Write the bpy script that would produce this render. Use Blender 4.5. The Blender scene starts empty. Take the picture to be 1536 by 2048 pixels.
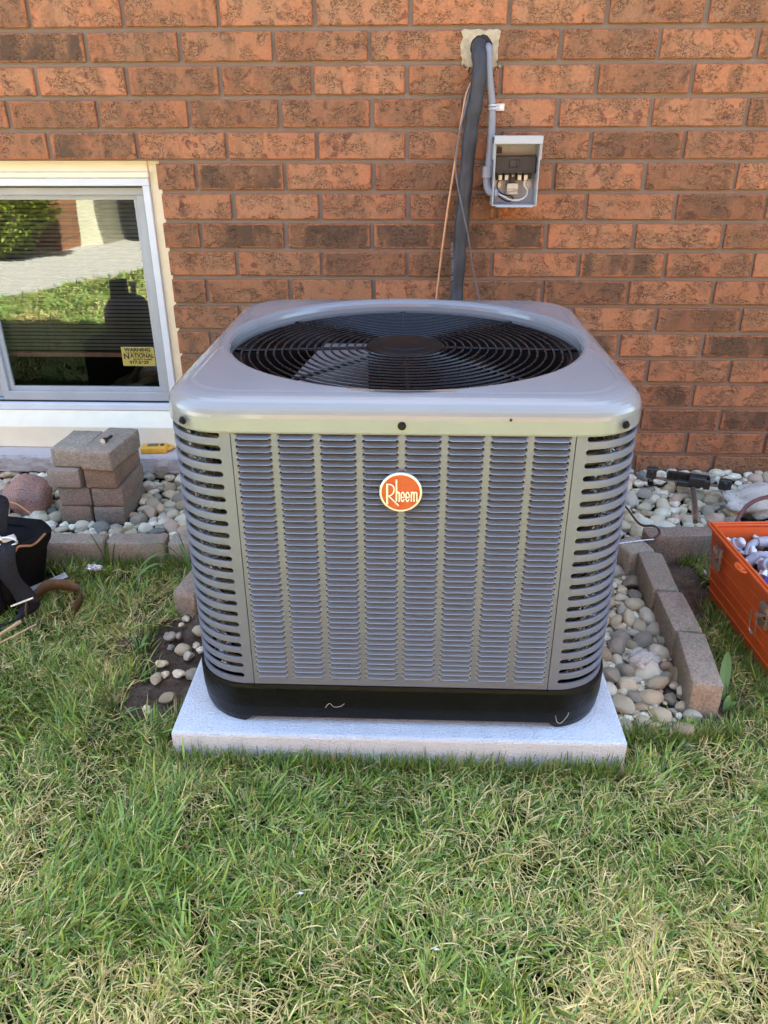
import bpy, bmesh, math, random
import numpy as np
from mathutils import Vector, Matrix, noise

random.seed(7)
rng = np.random.default_rng(11)
PI = math.pi
SC = bpy.context.scene
COL = SC.collection

# ------------------------------------------------------------------ camera, sky, sun, exposure
def cam_basis(p, y, r):
    f = Vector((math.sin(y) * math.cos(p), math.cos(y) * math.cos(p), -math.sin(p)))
    ri = Vector((math.cos(y), -math.sin(y), 0)); u = ri.cross(f)
    return (math.cos(r) * ri + math.sin(r) * u, -math.sin(r) * ri + math.cos(r) * u, f)
cd = bpy.data.cameras.new('camera'); cam = bpy.data.objects.new('camera', cd); COL.objects.link(cam)
CAMP = Vector((0, -2.381, 1.0236))
_ri, _u, _f = cam_basis(0.46735, -0.03837, -0.00317)
cam.matrix_world = Matrix(((_ri.x, _u.x, -_f.x, CAMP.x), (_ri.y, _u.y, -_f.y, CAMP.y), (_ri.z, _u.z, -_f.z, CAMP.z), (0, 0, 0, 1)))
cd.sensor_fit = 'VERTICAL'; cd.sensor_height = 24.0; cd.lens = 24.0 * 1540 / 2048
cd.clip_start = 0.02; cd.clip_end = 500
SC.camera = cam

SUN_EL = math.radians(63)
w = bpy.data.worlds.new('World'); SC.world = w; w.use_nodes = True
nt = w.node_tree; bg = nt.nodes['Background']
sky = nt.nodes.new('ShaderNodeTexSky'); sky.sky_type = 'NISHITA'; sky.sun_disc = False
sky.sun_elevation = SUN_EL; sky.sun_rotation = 0.0; sky.air_density = 1.0; sky.dust_density = 1.3; sky.ozone_density = 1.0
nt.links.new(sky.outputs[0], bg.inputs[0]); bg.inputs[1].default_value = 0.09
sl = bpy.data.lights.new('sun', 'SUN'); sl.energy = 5.0; sl.angle = math.radians(0.53); sl.color = (1.0, 0.97, 0.91)
so = bpy.data.objects.new('sun', sl); COL.objects.link(so); so.rotation_euler = (-(PI / 2 - SUN_EL), 0, 0); so.location = (0, 3, 8)
SC.view_settings.view_transform = 'Standard'; SC.view_settings.look = 'None'
SC.view_settings.exposure = 3.5; SC.view_settings.gamma = 1.0; SC.view_settings.use_curve_mapping = False
SC.render.engine = 'CYCLES'
SC.cycles.use_denoising = True; SC.cycles.max_bounces = 8; SC.cycles.diffuse_bounces = 4
SC.cycles.glossy_bounces = 4; SC.cycles.transparent_max_bounces = 12

# ------------------------------------------------------------------ material helpers
class NT:
    def __init__(s, name):
        s.m = bpy.data.materials.new(name); s.m.use_nodes = True; s.t = s.m.node_tree
        s.b = s.t.nodes['Principled BSDF']; s.out = s.t.nodes['Material Output']
    def n(s, typ, **k):
        nd = s.t.nodes.new('ShaderNode' + typ)
        for a, v in k.items(): setattr(nd, a, v)
        return nd
    def set(s, sock, v):
        if hasattr(v, 'is_output') or isinstance(v, bpy.types.NodeSocket): s.t.links.new(v, sock)
        else: sock.default_value = v
    def coord(s, kind='Object', rnd=False, scale=(1, 1, 1)):
        c = s.n('TexCoord').outputs[kind]
        if rnd:
            oi = s.n('ObjectInfo'); vm = s.n('VectorMath', operation='SCALE'); vm.inputs[0].default_value = (37.1, 91.7, 53.3)
            s.t.links.new(oi.outputs['Random'], vm.inputs['Scale'])
            ad = s.n('VectorMath', operation='ADD'); s.t.links.new(c, ad.inputs[0]); s.t.links.new(vm.outputs[0], ad.inputs[1]); c = ad.outputs[0]
        if scale != (1, 1, 1):
            mu = s.n('VectorMath', operation='MULTIPLY'); s.t.links.new(c, mu.inputs[0]); mu.inputs[1].default_value = scale; c = mu.outputs[0]
        return c
    def noise(s, vec, scale, detail=4, rough=.55, dist=0.0):
        nd = s.n('TexNoise'); s.t.links.new(vec, nd.inputs['Vector'])
        nd.inputs['Scale'].default_value = scale; nd.inputs['Detail'].default_value = detail
        nd.inputs['Roughness'].default_value = rough; nd.inputs['Distortion'].default_value = dist
        return nd.outputs[0]
    def vor(s, vec, scale, feature='F1', out='Distance', rnd=1.0):
        nd = s.n('TexVoronoi', feature=feature); s.t.links.new(vec, nd.inputs['Vector']); nd.inputs['Scale'].default_value = scale
        nd.inputs['Randomness'].default_value = rnd
        return nd.outputs[out]
    def ramp(s, fac, stops, interp='LINEAR'):
        nd = s.n('ValToRGB'); s.set(nd.inputs[0], fac); cr = nd.color_ramp; cr.interpolation = interp
        while len(cr.elements) < len(stops): cr.elements.new(0.5)
        for e, (p, c) in zip(cr.elements, stops):
            e.position = p; e.color = (c, c, c, 1) if isinstance(c, (int, float)) else tuple(c) + (1,)
        return nd.outputs[0]
    def mix(s, f, a, b, mode='MIX'):
        nd = s.n('MixRGB', blend_type=mode)
        s.set(nd.inputs[0], f); s.set(nd.inputs[1], a if not isinstance(a, tuple) else a + (1,)); s.set(nd.inputs[2], b if not isinstance(b, tuple) else b + (1,))
        return nd.outputs[0]
    def math(s, op, a, b=0.0, clamp=False):
        nd = s.n('Math', operation=op, use_clamp=clamp); s.set(nd.inputs[0], a); s.set(nd.inputs[1], b); return nd.outputs[0]
    def bump(s, h, dist=.002, strength=1.0, normal=None):
        nd = s.n('Bump'); nd.inputs['Strength'].default_value = strength; nd.inputs['Distance'].default_value = dist
        s.set(nd.inputs['Height'], h)
        if normal is not None: s.t.links.new(normal, nd.inputs['Normal'])
        return nd.outputs[0]
    def done(s, color=None, rough=.5, normal=None, metal=0.0, spec=.5, coat=0.0, coat_rough=.1):
        if color is not None: s.set(s.b.inputs['Base Color'], color + (1,) if isinstance(color, tuple) else color)
        s.set(s.b.inputs['Roughness'], rough); s.set(s.b.inputs['Metallic'], metal); s.b.inputs['Specular IOR Level'].default_value = spec
        s.b.inputs['Coat Weight'].default_value = coat; s.b.inputs['Coat Roughness'].default_value = coat_rough
        if normal is not None: s.t.links.new(normal, s.b.inputs['Normal'])
        return s.m

def simple(name, col, rough=.5, metal=0.0, spec=.5, var=.12, scale=40, bump=0.0, coat=0.0):
    m = NT(name); c = m.coord()
    nz = m.noise(c, scale, 4)
    f = m.ramp(nz, [(.3, 1 - var), (.7, 1 + var)])
    colr = m.mix(1.0, col, f, 'MULTIPLY')
    nrm = m.bump(m.noise(c, scale * 4, 3), bump) if bump else None
    r2 = m.ramp(m.noise(c, scale * .6, 3), [(.3, max(rough - .06, .02)), (.7, min(rough + .1, 1))])
    return m.done(colr, r2, nrm, metal, spec, coat)

def brick_material(name, per_island=False, dark=False):
    m = NT(name)
    if per_island:
        geo = m.n('NewGeometry'); rv = geo.outputs['Random Per Island']
        c0 = m.coord('Object'); cw = c0
    else:
        rv = m.n('ObjectInfo').outputs['Random']; cw = m.coord('Object', rnd=True)
    wn = m.n('TexWhiteNoise', noise_dimensions='1D'); m.t.links.new(rv, wn.inputs['W']); r2 = wn.outputs[0]
    big = m.noise(cw, 11, 3, .5)
    col = m.mix(m.ramp(big, [(.38, 0.0), (.62, 1.0)]), (.385, .163, .074), (.335, .170, .084))
    # upright smears of manganese brown and purple
    mu = m.n('VectorMath', operation='MULTIPLY'); m.t.links.new(cw, mu.inputs[0]); mu.inputs[1].default_value = (1, 1, .38)
    sm = m.noise(mu.outputs[0], 21, 3, .5, .3)
    col = m.mix(m.ramp(sm, [(.54, 0.0), (.68, .62)]), col, (.19, .105, .052))
    sp = m.noise(cw, 24, 3, .5, .5)
    col = m.mix(m.ramp(sp, [(.615, 0.0), (.69, .8)]), col, (.125, .050, .036))
    # whole dark bricks, still orange at their ends
    g = m.n('TexCoord').outputs['Generated']; sx = m.n('SeparateXYZ'); m.t.links.new(g, sx.inputs[0])
    ex = m.math('ABSOLUTE', m.math('SUBTRACT', sx.outputs[0], .5)); ez = m.math('ABSOLUTE', m.math('SUBTRACT', sx.outputs[2], .5))
    if per_island:
        inner = 1.0; edge = 0.0
    else:
        wob = m.math('MULTIPLY', m.math('SUBTRACT', m.noise(cw, 60, 3), .5), .10)
        edge = m.math('MAXIMUM', m.ramp(m.math('ADD', ex, wob), [(.455, 0.0), (.485, 1.0)]), m.ramp(m.math('ADD', ez, wob), [(.43, 0.0), (.475, 1.0)]))
        inner = m.math('SUBTRACT', 1.0, edge)
    dk = .92 if dark else 0.0
    dk2 = m.ramp(r2, [(.30, 0.0), (1.0, .64)])
    dm = m.math('MULTIPLY', m.math('MULTIPLY', m.math('MAXIMUM', dk, dk2), m.ramp(m.noise(mu.outputs[0], 14, 3), [(.35, .25), (.55, 1.0)])), inner, True)
    col = m.mix(dm, col, (.085, .057, .034))
    if not per_island: col = m.mix(m.math('MULTIPLY', edge, .55), col, (.40, .135, .050))
    hs = m.n('HueSaturation'); m.set(hs.inputs['Value'], m.ramp(r2, [(0, 1.12), (1, .86)])); m.t.links.new(col, hs.inputs['Color'])
    col = hs.outputs[0]
    # bark face: patches where the skin was torn away, edged by cracks
    ms = m.n('VectorMath', operation='MULTIPLY'); m.t.links.new(cw, ms.inputs[0]); ms.inputs[1].default_value = (.72, 1, 1.15)
    wc = m.n('TexNoise'); m.t.links.new(cw, wc.inputs['Vector']); wc.inputs['Scale'].default_value = 55; wc.inputs['Detail'].default_value = 4
    dv = m.n('VectorMath', operation='SCALE'); m.t.links.new(wc.outputs['Color'], dv.inputs[0]); dv.inputs['Scale'].default_value = .010
    av = m.n('VectorMath', operation='ADD'); m.t.links.new(ms.outputs[0], av.inputs[0]); m.t.links.new(dv.outputs[0], av.inputs[1])
    crumb = m.noise(ms.outputs[0], 130, 4, .65)
    patch = m.ramp(m.noise(m.coord('Object', rnd=not per_island), 22, 3, .6), [(.45, 0.0), (.53, 1.0)])
    tear = m.noise(av.outputs[0], 34, 4, .58)
    terr = m.ramp(tear, [(.38, 0.0), (.395, .30), (.445, .34), (.46, .62), (.52, .66), (.535, 1.0), (.60, .95), (.615, .70)])
    rough_h = m.mix(.22, terr, crumb)
    hgt = m.mix(patch, (.80, .80, .80), rough_h)
    hgt = m.mix(.06, hgt, m.noise(cw, 300, 3))
    col = m.mix(1.0, col, m.ramp(m.noise(cw, 170, 4, .65), [(.3, .80), (.7, 1.16)]), 'MULTIPLY')
    crack_shade = m.math('MAXIMUM', m.ramp(tear, [(.37, 0.0), (.395, 1.0), (.41, 0.0), (.438, 0.0), (.46, 1.0), (.478, 0.0), (.512, 0.0), (.535, 1.0), (.552, 0.0)]), m.ramp(crumb, [(.30, .45), (.38, 0.0)]))
    col = m.mix(m.math('MULTIPLY', patch, .18), col, (.33, .175, .085))
    col = m.mix(m.math('MULTIPLY', m.math('MULTIPLY', patch, crack_shade), .88), col, (.060, .030, .016))  # cracks darkened: the shade in their depth is painted into the colour
    nrm = m.bump(hgt, .009, 1.0)
    return m.done(col, .86, nrm, 0, .25)

def stone_material(name, per_island=False):
    m = NT(name)
    rv = m.n('NewGeometry').outputs['Random Per Island'] if per_island else m.n('ObjectInfo').outputs['Random']
    c = m.coord('Object', rnd=not per_island)
    pal = m.ramp(rv, [(0, (0.602, 0.512, 0.330)), (.09, (0.333, 0.299, 0.225)), (.16, (0.730, 0.634, 0.420)), (.28, (0.461, 0.366, 0.220)), (.37, (0.820, 0.769, 0.570)), (.48, (0.538, 0.451, 0.290)),
                      (.57, (0.371, 0.329, 0.240)), (.65, (0.704, 0.573, 0.350)), (.75, (0.589, 0.427, 0.290)), (.81, (0.576, 0.525, 0.390)), (.88, (0.794, 0.708, 0.500)), (.965, (0.243, 0.238, 0.190))], 'CONSTANT')
    n1 = m.noise(c, 60, 5, .6); n2 = m.noise(c, 420, 3, .6)
    col = m.mix(1.0, pal, m.ramp(n1, [(.3, .62), (.7, 1.28)]), 'MULTIPLY')
    col = m.mix(m.ramp(n2, [(.6, 0.0), (.75, .35)]), col, (.12, .10, .085))
    st = m.noise(c, 34, 3, .6, 1.2)
    col = m.mix(m.ramp(st, [(.58, 0.0), (.68, .4)]), col, (.33, .25, .15))
    return m.done(col, .62, m.bump(m.mix(.5, n1, n2), .0022), 0, .35)

def paver_material(name, c1, c2, speck=(.62, .56, .52)):
    m = NT(name); c = m.coord('Object', rnd=True)
    b = m.noise(c, 14, 4, .6); f = m.noise(c, 520, 3, .7); g = m.noise(c, 190, 4, .7)
    col = m.mix(m.ramp(b, [(.38, 0.0), (.62, 1.0)]), c1, c2)
    col = m.mix(1.0, col, m.ramp(g, [(.32, .62), (.68, 1.32)]), 'MULTIPLY')
    col = m.mix(m.ramp(f, [(.60, 0.0), (.68, .55)]), col, speck)
    col = m.mix(m.ramp(f, [(.30, .5), (.38, 0.0)]), col, (.07, .055, .05))
    col = m.mix(m.ramp(m.noise(c, 8, 5, .65), [(.52, 0.0), (.68, .5)]), col, (.16, .12, .085))
    return m.done(col, .93, m.bump(m.mix(.6, g, f), .004), 0, .2)

M = {}
M['brick'] = brick_material('brick_face'); M['brick_far'] = brick_material('brick_face_outer', True); M['brick_dark'] = brick_material('charcoal_brick_face', False, True)
def mortar_mat():
    m = NT('mortar'); c = m.coord(); a = m.noise(c, 9, 4); b = m.noise(c, 300, 4, .7)
    col = m.mix(a, (.205, .158, .118), (.265, .21, .16))
    col = m.mix(m.ramp(b, [(.66, 0.0), (.74, .8)]), col, (.38, .32, .26))
    return m.done(col, .95, m.bump(b, .002), 0, .2)
M['mortar'] = mortar_mat()
M['cream'] = simple('cream_trim', (.80, .75, .54), .42, var=.05, scale=12, bump=.0002)
M['white_alu'] = simple('white_aluminium', (.62, .68, .69), .38, var=.04, scale=14)
M['grey_alu'] = simple('grey_aluminium', (.36, .40, .40), .4, var=.06, scale=14)
M['dark_gap'] = simple('gasket_and_hole_black', (.012, .012, .012), .7)
def glass_mat():
    m = NT('window_glass'); t = m.t
    tr = m.n('BsdfTransparent'); tr.inputs[0].default_value = (.80, .84, .82, 1)
    gl = m.n('BsdfGlossy'); gl.inputs['Roughness'].default_value = .0; gl.inputs[0].default_value = (.95, 1, .96, 1)
    c = m.coord(); t.links.new(m.bump(m.noise(c, 2.2, 2), .0018), gl.inputs['Normal'])
    fr = m.n('Fresnel'); fr.inputs[0].default_value = 1.52
    fac = m.math('ADD', m.math('MULTIPLY', fr.outputs[0], 1.9), .02, True)      # four glass surfaces of a double pane
    mx = m.n('MixShader'); t.links.new(fac, mx.inputs[0]); t.links.new(tr.outputs[0], mx.inputs[1]); t.links.new(gl.outputs[0], mx.inputs[2])
    t.links.new(mx.outputs[0], m.out.inputs[0]); return m.m
M['glass'] = glass_mat()
def sill_mat():
    m = NT('sill_stone'); c = m.coord(); a = m.noise(c, 30, 5, .65); b = m.noise(c, 260, 3)
    col = m.mix(a, (.46, .40, .37), (.54, .48, .44))
    return m.done(col, .9, m.bump(b, .0008), 0, .2)
M['sill'] = sill_mat()
def sillf_mat():
    m = NT('rock_face_sill'); c = m.coord('Object', scale=(.55, 1, 1.4)); a = m.noise(c, 45, 6, .7, .6); b = m.noise(c, 18, 5, .6)
    col = m.mix(m.ramp(a, [(.35, 0.0), (.65, 1.0)]), (.30, .285, .26), (.52, .49, .45))
    return m.done(col, .95, m.bump(m.mix(.5, a, b), .012), 0, .2)
M['sill_face'] = sillf_mat()
def soil_mat(name, a_, b_):
    m = NT(name); c = m.coord(); a = m.noise(c, 14, 6, .65); b = m.noise(c, 130, 6, .7)
    col = m.mix(m.ramp(a, [(.35, 0.0), (.65, 1.0)]), a_, b_)
    col = m.mix(1.0, col, m.ramp(b, [(.3, .55), (.7, 1.4)]), 'MULTIPLY')
    return m.done(col, .97, m.bump(m.mix(.5, a, b), .012), 0, .1)
M['soil'] = soil_mat('soil', (.060, .042, .028), (.115, .085, .058))
M['dirt'] = soil_mat('bare_dirt', (.075, .05, .034), (.15, .112, .078))
def lawn_mat():
    m = NT('lawn_ground'); c = m.coord(); a = m.noise(c, 5, 5, .6); b = m.noise(c, 90, 6, .75)
    col = m.mix(m.ramp(a, [(.35, 0.0), (.65, 1.0)]), (.035, .055, .014), (.07, .085, .025))
    col = m.mix(1.0, col, m.ramp(b, [(.3, .45), (.7, 1.5)]), 'MULTIPLY')
    return m.done(col, .95, m.bump(b, .03), 0, .1)
M['lawn'] = lawn_mat()
M['concrete_drive'] = soil_mat('driveway_concrete', (.40, .375, .33), (.46, .435, .385))
def ac_paint(name, col, rough, coat=.35):
    m = NT(name); c = m.coord(); b = m.noise(c, 900, 2)
    f = m.noise(c, 7, 3)
    rr = m.ramp(m.noise(c, 22, 4), [(.3, rough - .04), (.75, rough + .07)])
    colr = m.mix(1.0, col, m.ramp(f, [(.3, .97), (.7, 1.03)]), 'MULTIPLY')
    wav = m.bump(m.noise(c, 6.5, 2), .0022, .55)
    return m.done(colr, rr, m.bump(b, .00012, 1.0, wav), 0.0, .5, coat, .06)
M['paint'] = ac_paint('grey_enamel', (.140, .157, .200), .38, .10)
M['paint_louvre'] = ac_paint('grey_enamel_louvre_lit', (.225, .245, .250), .16, 1.0)  # lighter, glossier copy of the cabinet enamel; lip brightness put into its colour
M['paint_lid'] = ac_paint('grey_enamel_gloss', (.222, .240, .242), .11)
def blackp():
    m = NT('black_moulded_plastic'); c = m.coord(); a = m.noise(c, 12, 5, .6, 2.0)
    return m.done((.005, .005, .005), m.ramp(a, [(.3, .26), (.7, .42)]), m.bump(m.noise(c, 45, 5, .6, 1.5), .0012), 0, .22)
M['black_plastic'] = blackp()
M['black_wire'] = simple('black_coated_wire', (.006, .006, .007), .25, spec=.38)
M['black_shroud'] = simple('black_shroud', (.006, .006, .006), .5, spec=.2)
M['galv'] = simple('galvanised_sheet', (.34, .35, .36), .35, metal=.5)
M['coil'] = simple('coil_tube', (.16, .115, .06), .4, metal=.7, var=.3)
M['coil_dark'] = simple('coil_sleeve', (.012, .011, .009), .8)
M['fin'] = simple('coil_fin', (.50, .47, .40), .35, metal=.8)
def padmat():
    m = NT('pad_skin'); c = m.coord(); a = m.noise(c, 230, 4, .6); b = m.noise(c, 30, 3)
    col = m.mix(m.ramp(b, [(.3, 0.0), (.7, 1.0)]), (.63, .70, .72), (.70, .77, .785))
    col = m.mix(m.ramp(a, [(.32, .45), (.46, 0.0)]), col, (.42, .48, .51))
    return m.done(col, .72, m.bump(a, .006), 0, .35)
M['pad'] = padmat()
M['pebble'] = stone_material('river_stone'); M['pebble_far'] = stone_material('river_stone_small', True)
M['pv_pink'] = paver_material('paver_pink', (0.396, 0.309, 0.230), (0.319, 0.293, 0.211))
M['pv_brown'] = paver_material('paver_brown', (0.281, 0.215, 0.141), (0.338, 0.226, 0.155))
M['pv_grey'] = paver_material('paver_grey', (0.362, 0.319, 0.235), (0.425, 0.371, 0.277))
M['pv_red'] = paver_material('paver_red', (0.330, 0.231, 0.174), (0.242, 0.213, 0.146))
M['pv_slate'] = paver_material('paver_slate', (0.250, 0.244, 0.193), (0.288, 0.215, 0.146))
def granite():
    m = NT('pink_granite'); c = m.coord(); v = m.noise(c, 260, 3, .6); b = m.noise(c, 24, 4)
    col = m.mix(m.ramp(b, [(.35, 0.0), (.65, 1.0)]), (.40, .22, .155), (.33, .215, .165))
    col = m.mix(m.ramp(v, [(.36, .85), (.44, 0.0)]), col, (.06, .045, .04)); col = m.mix(m.ramp(v, [(.60, 0.0), (.68, .6)]), col, (.52, .42, .36))
    return m.done(col, .8, m.bump(m.mix(.5, v, b), .004), 0, .3)
M['granite'] = granite()
def limestone():
    m = NT('pale_limestone'); c = m.coord(); v = m.noise(c, 120, 6, .75); b = m.noise(c, 16, 5)
    col = m.mix(m.ramp(b, [(.35, 0.0), (.65, 1.0)]), (.58, .53, .43), (.70, .65, .55)); col = m.mix(m.ramp(v, [(.34, .7), (.48, 0.0)]), col, (.26, .225, .165))
    return m.done(col, .92, m.bump(m.mix(.5, v, b), .012), 0, .2)
M['limestone'] = limestone()
M['rubber'] = simple('black_foam_insulation', (.030, .033, .036), .55, var=.35, scale=22, bump=.0006)
M['grey_pvc'] = simple('grey_pvc', (.235, .245, .265), .4, var=.06)
M['light_pvc'] = simple('pale_grey_pvc', (.35, .37, .41), .35, var=.06)
M['zinc'] = simple('zinc_plate', (.62, .63, .64), .42, metal=.4)
M['copper'] = simple('bare_copper', (.50, .29, .16), .45, metal=.4)
M['wire_grey'] = simple('grey_wire', (.13, .12, .12), .5)
M['wire_black'] = simple('black_wire', (.012, .012, .014), .45)
M['wire_white'] = simple('white_wire', (.66, .62, .48), .45)
M['wire_brown'] = simple('brown_cable', (.07, .038, .028), .5)
M['wire_red'] = simple('red_brown_hose', (.17, .055, .04), .45)
M['box_grey'] = simple('grey_box_enamel', (.40, .44, .43), .35, var=.04)
M['bakelite'] = simple('dark_bakelite', (.030, .027, .022), .5)
M['brass'] = simple('brass_terminal', (.66, .62, .46), .45, metal=.3)
M['foam'] = simple('sealing_mortar', (.50, .42, .27), .95, var=.2, scale=90, bump=.004)
M['orange'] = simple('orange_plastic', (.66, .115, .022), .42, var=.08, scale=25, bump=.0002)
M['steel'] = simple('worn_steel', (.42, .39, .33), .32, metal=.9, var=.25)
M['chrome'] = simple('bright_steel', (.75, .75, .75), .28, metal=.6)
M['bag'] = simple('black_bag_fabric', (.006, .006, .0065), .8, spec=.2, var=.4, scale=300, bump=.0006)
M['web'] = simple('black_webbing', (.020, .020, .022), .85, spec=.2, var=.35, scale=220, bump=.0005)
M['piping'] = simple('orange_piping', (.50, .24, .11), .5)
M['band'] = simple('rusty_band', (.13, .078, .038), .85, var=.3, scale=30)
M['yellow'] = simple('yellow_casing', (.68, .36, .03), .4)
M['lcd'] = simple('meter_screen', (.10, .095, .07), .3)
M['redplastic'] = simple('red_plastic', (.50, .05, .025), .4)
M['sticker'] = simple('yellow_sticker', (.36, .31, .06), .5, var=.05)
M['ink'] = simple('black_ink', (.012, .012, .010), .6)
M['badge_red'] = ac_paint('badge_red_enamel', (.40, .022, .008), .10)
M['badge_cream'] = simple('badge_cream', (.74, .68, .56), .25, metal=.3, var=.03)
M['pipe_print'] = simple('dim_print', (.22, .23, .235), .6)
M['print'] = simple('white_print', (.55, .57, .58), .6)
M['blind'] = simple('blind_slat', (.22, .23, .20), .5)
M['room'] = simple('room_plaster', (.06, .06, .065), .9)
M['rail'] = simple('pink_rail', (.25, .15, .13), .6)
M['soffit'] = simple('soffit_white', (.62, .60, .54), .6)
M['shingle'] = simple('roof_shingle', (.07, .06, .055), .9, var=.4, scale=20)
M['straw'] = simple('pale_straw', (.72, .66, .52), .7)
M['stick'] = simple('stripped_stick', (.50, .37, .21), .7)
M['bluep'] = simple('blue_plastic', (.02, .035, .30), .4)
M['tank'] = simple('dark_tank_paint', (.03, .032, .035), .45)
def green(name, a, b):
    m = NT(name); c = m.coord('Object', rnd=True); col = m.mix(m.noise(c, 30, 3), a, b)
    m.done(col, .55, None, 0, .3); m.b.inputs['Transmission Weight'].default_value = 0
    return m.m
M['leaf'] = green('weed_leaf', (.10, .19, .05), (.15, .26, .08))
M['bushleaf'] = green('bush_leaf', (.17, .24, .02), (.30, .34, .03))
def grass_mat():
    m = NT('grass_blade'); at = m.n('Attribute', attribute_name='tint')
    m.done(at.outputs['Color'], .5, None, 0, .35)
    tl = m.n('BsdfTranslucent'); m.t.links.new(at.outputs['Color'], tl.inputs[0])
    mx = m.n('MixShader'); mx.inputs[0].default_value = .16
    m.t.links.new(m.b.outputs[0], mx.inputs[1]); m.t.links.new(tl.outputs[0], mx.inputs[2]); m.t.links.new(mx.outputs[0], m.out.inputs[0])
    return m.m
M['grass'] = grass_mat()
def brickwall_far():
    m = NT('neighbour_brick'); c = m.coord('Object'); rot = m.n('Mapping'); rot.inputs['Rotation'].default_value = (PI / 2, 0, 0); m.t.links.new(c, rot.inputs[0])
    b = m.n('TexBrick'); m.t.links.new(rot.outputs[0], b.inputs[0]); b.inputs['Scale'].default_value = 1.0; b.inputs['Brick Width'].default_value = .254; b.inputs['Row Height'].default_value = .08
    b.inputs['Mortar Size'].default_value = .006; b.inputs['Color1'].default_value = (.40, .17, .075, 1); b.inputs['Color2'].default_value = (.30, .14, .07, 1); b.inputs['Mortar'].default_value = (.17, .11, .08, 1)
    return m.done(b.outputs[0], .9)
M['brick_neighbour'] = brickwall_far()

# ------------------------------------------------------------------ geometry helpers
def mesh(name, v, f, smooth=False):
    me = bpy.data.meshes.new(name); me.from_pydata([tuple(p) for p in v], [], [tuple(x) for x in f]); me.update()
    if smooth: me.polygons.foreach_set('use_smooth', [True] * len(me.polygons))
    return me
class G:                                            # geometry collector in world coordinates
    def __init__(s): s.v = []; s.f = []
    def add(s, v, f):
        o = len(s.v); s.v += [tuple(p) for p in v]; s.f += [tuple(i + o for i in x) for x in f]; return s
    def box(s, x0, x1, y0, y1, z0, z1):
        return s.add([(x0, y0, z0), (x1, y0, z0), (x1, y1, z0), (x0, y1, z0), (x0, y0, z1), (x1, y0, z1), (x1, y1, z1), (x0, y1, z1)],
                     [(0, 3, 2, 1), (4, 5, 6, 7), (0, 1, 5, 4), (1, 2, 6, 5), (2, 3, 7, 6), (3, 0, 4, 7)])
    def obox(s, mat, dx, dy, dz):                   # box centred on a matrix
        g = G().box(-dx / 2, dx / 2, -dy / 2, dy / 2, -dz / 2, dz / 2)
        return s.add([mat @ Vector(p) for p in g.v], g.f)
    def tube(s, pts, r, n=8, cap=True, closed=False):
        pts = [Vector(p) for p in pts]; k = len(pts); rr = r if hasattr(r, '__len__') else [r] * k
        ref = None; rings = []
        for i, p in enumerate(pts):
            a = pts[(i - 1) % k] if (i > 0 or closed) else p; b = pts[(i + 1) % k] if (i < k - 1 or closed) else p
            t = (b - a).normalized()
            if ref is None: ref = t.orthogonal().normalized()
            ref = (ref - t * ref.dot(t)).normalized(); bi = t.cross(ref)
            rings.append([p + (ref * math.cos(2 * PI * j / n) + bi * math.sin(2 * PI * j / n)) * rr[i] for j in range(n)])
        v = [q for ring in rings for q in ring]; f = []
        for i in range(k if closed else k - 1):
            a0 = i * n; b0 = ((i + 1) % k) * n
            for j in range(n): f.append((a0 + j, a0 + (j + 1) % n, b0 + (j + 1) % n, b0 + j))
        if cap and not closed: f.append(tuple(range(n - 1, -1, -1))); f.append(tuple((k - 1) * n + j for j in range(n)))
        return s.add(v, f)
    def lathe(s, prof, c=(0, 0, 0), n=32, axis=None, cap=True):     # prof: (radius, height)
        m = Matrix.Translation(Vector(c))
        if axis is not None: m = m @ Vector((0, 0, 1)).rotation_difference(Vector(axis).normalized()).to_matrix().to_4x4()
        v = [m @ Vector((r * math.cos(2 * PI * j / n), r * math.sin(2 * PI * j / n), h)) for r, h in prof for j in range(n)]; f = []
        for i in range(len(prof) - 1):
            for j in range(n): f.append((i * n + j, i * n + (j + 1) % n, (i + 1) * n + (j + 1) % n, (i + 1) * n + j))
        if cap: f.append(tuple(range(n - 1, -1, -1))); f.append(tuple((len(prof) - 1) * n + j for j in range(n)))
        return s.add(v, f)
    def strip(s, a, b, closed=False):               # quads between two point rows
        n = len(a); v = list(a) + list(b)
        return s.add(v, [(i, (i + 1) % n, n + (i + 1) % n, n + i) for i in range(n if closed else n - 1)])
def world_loc(o):
    p = Vector((0, 0, 0))
    while o is not None: p += o.location; o = o.parent
    return p
def put(name, g, mat, parent=None, smooth=False, bevel=0.0, seg=1, loc=None, angle=40, solid=0.0):
    """Link a collector as one mesh object; vertices are world coordinates."""
    base = world_loc(parent) if parent else Vector((0, 0, 0))
    if loc is None: loc = base if parent else Vector((0, 0, 0))
    loc = Vector(loc)
    bm = bmesh.new(); vs = [bm.verts.new(Vector(p) - loc) for p in g.v]
    for f in g.f:
        try: bm.faces.new([vs[i] for i in f])
        except ValueError: pass
    bmesh.ops.recalc_face_normals(bm, faces=bm.faces)
    if bevel:
        ed = [e for e in bm.edges if len(e.link_faces) == 2 and e.calc_face_angle(0) > math.radians(30)]
        bmesh.ops.bevel(bm, geom=ed, offset=bevel, segments=seg, affect='EDGES', profile=.6)
    me = bpy.data.meshes.new(name); bm.to_mesh(me); bm.free()
    if smooth:
        me.polygons.foreach_set('use_smooth', [True] * len(me.polygons)); me.update()
        try: me.set_sharp_from_angle(angle=math.radians(angle))
        except Exception: pass
    o = bpy.data.objects.new(name, me); COL.objects.link(o); me.materials.append(M[mat] if isinstance(mat, str) else mat)
    o.parent = parent; o.location = loc - base
    if solid:
        md = o.modifiers.new('thickness', 'SOLIDIFY'); md.thickness = solid; md.offset = 0
    return o
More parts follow.
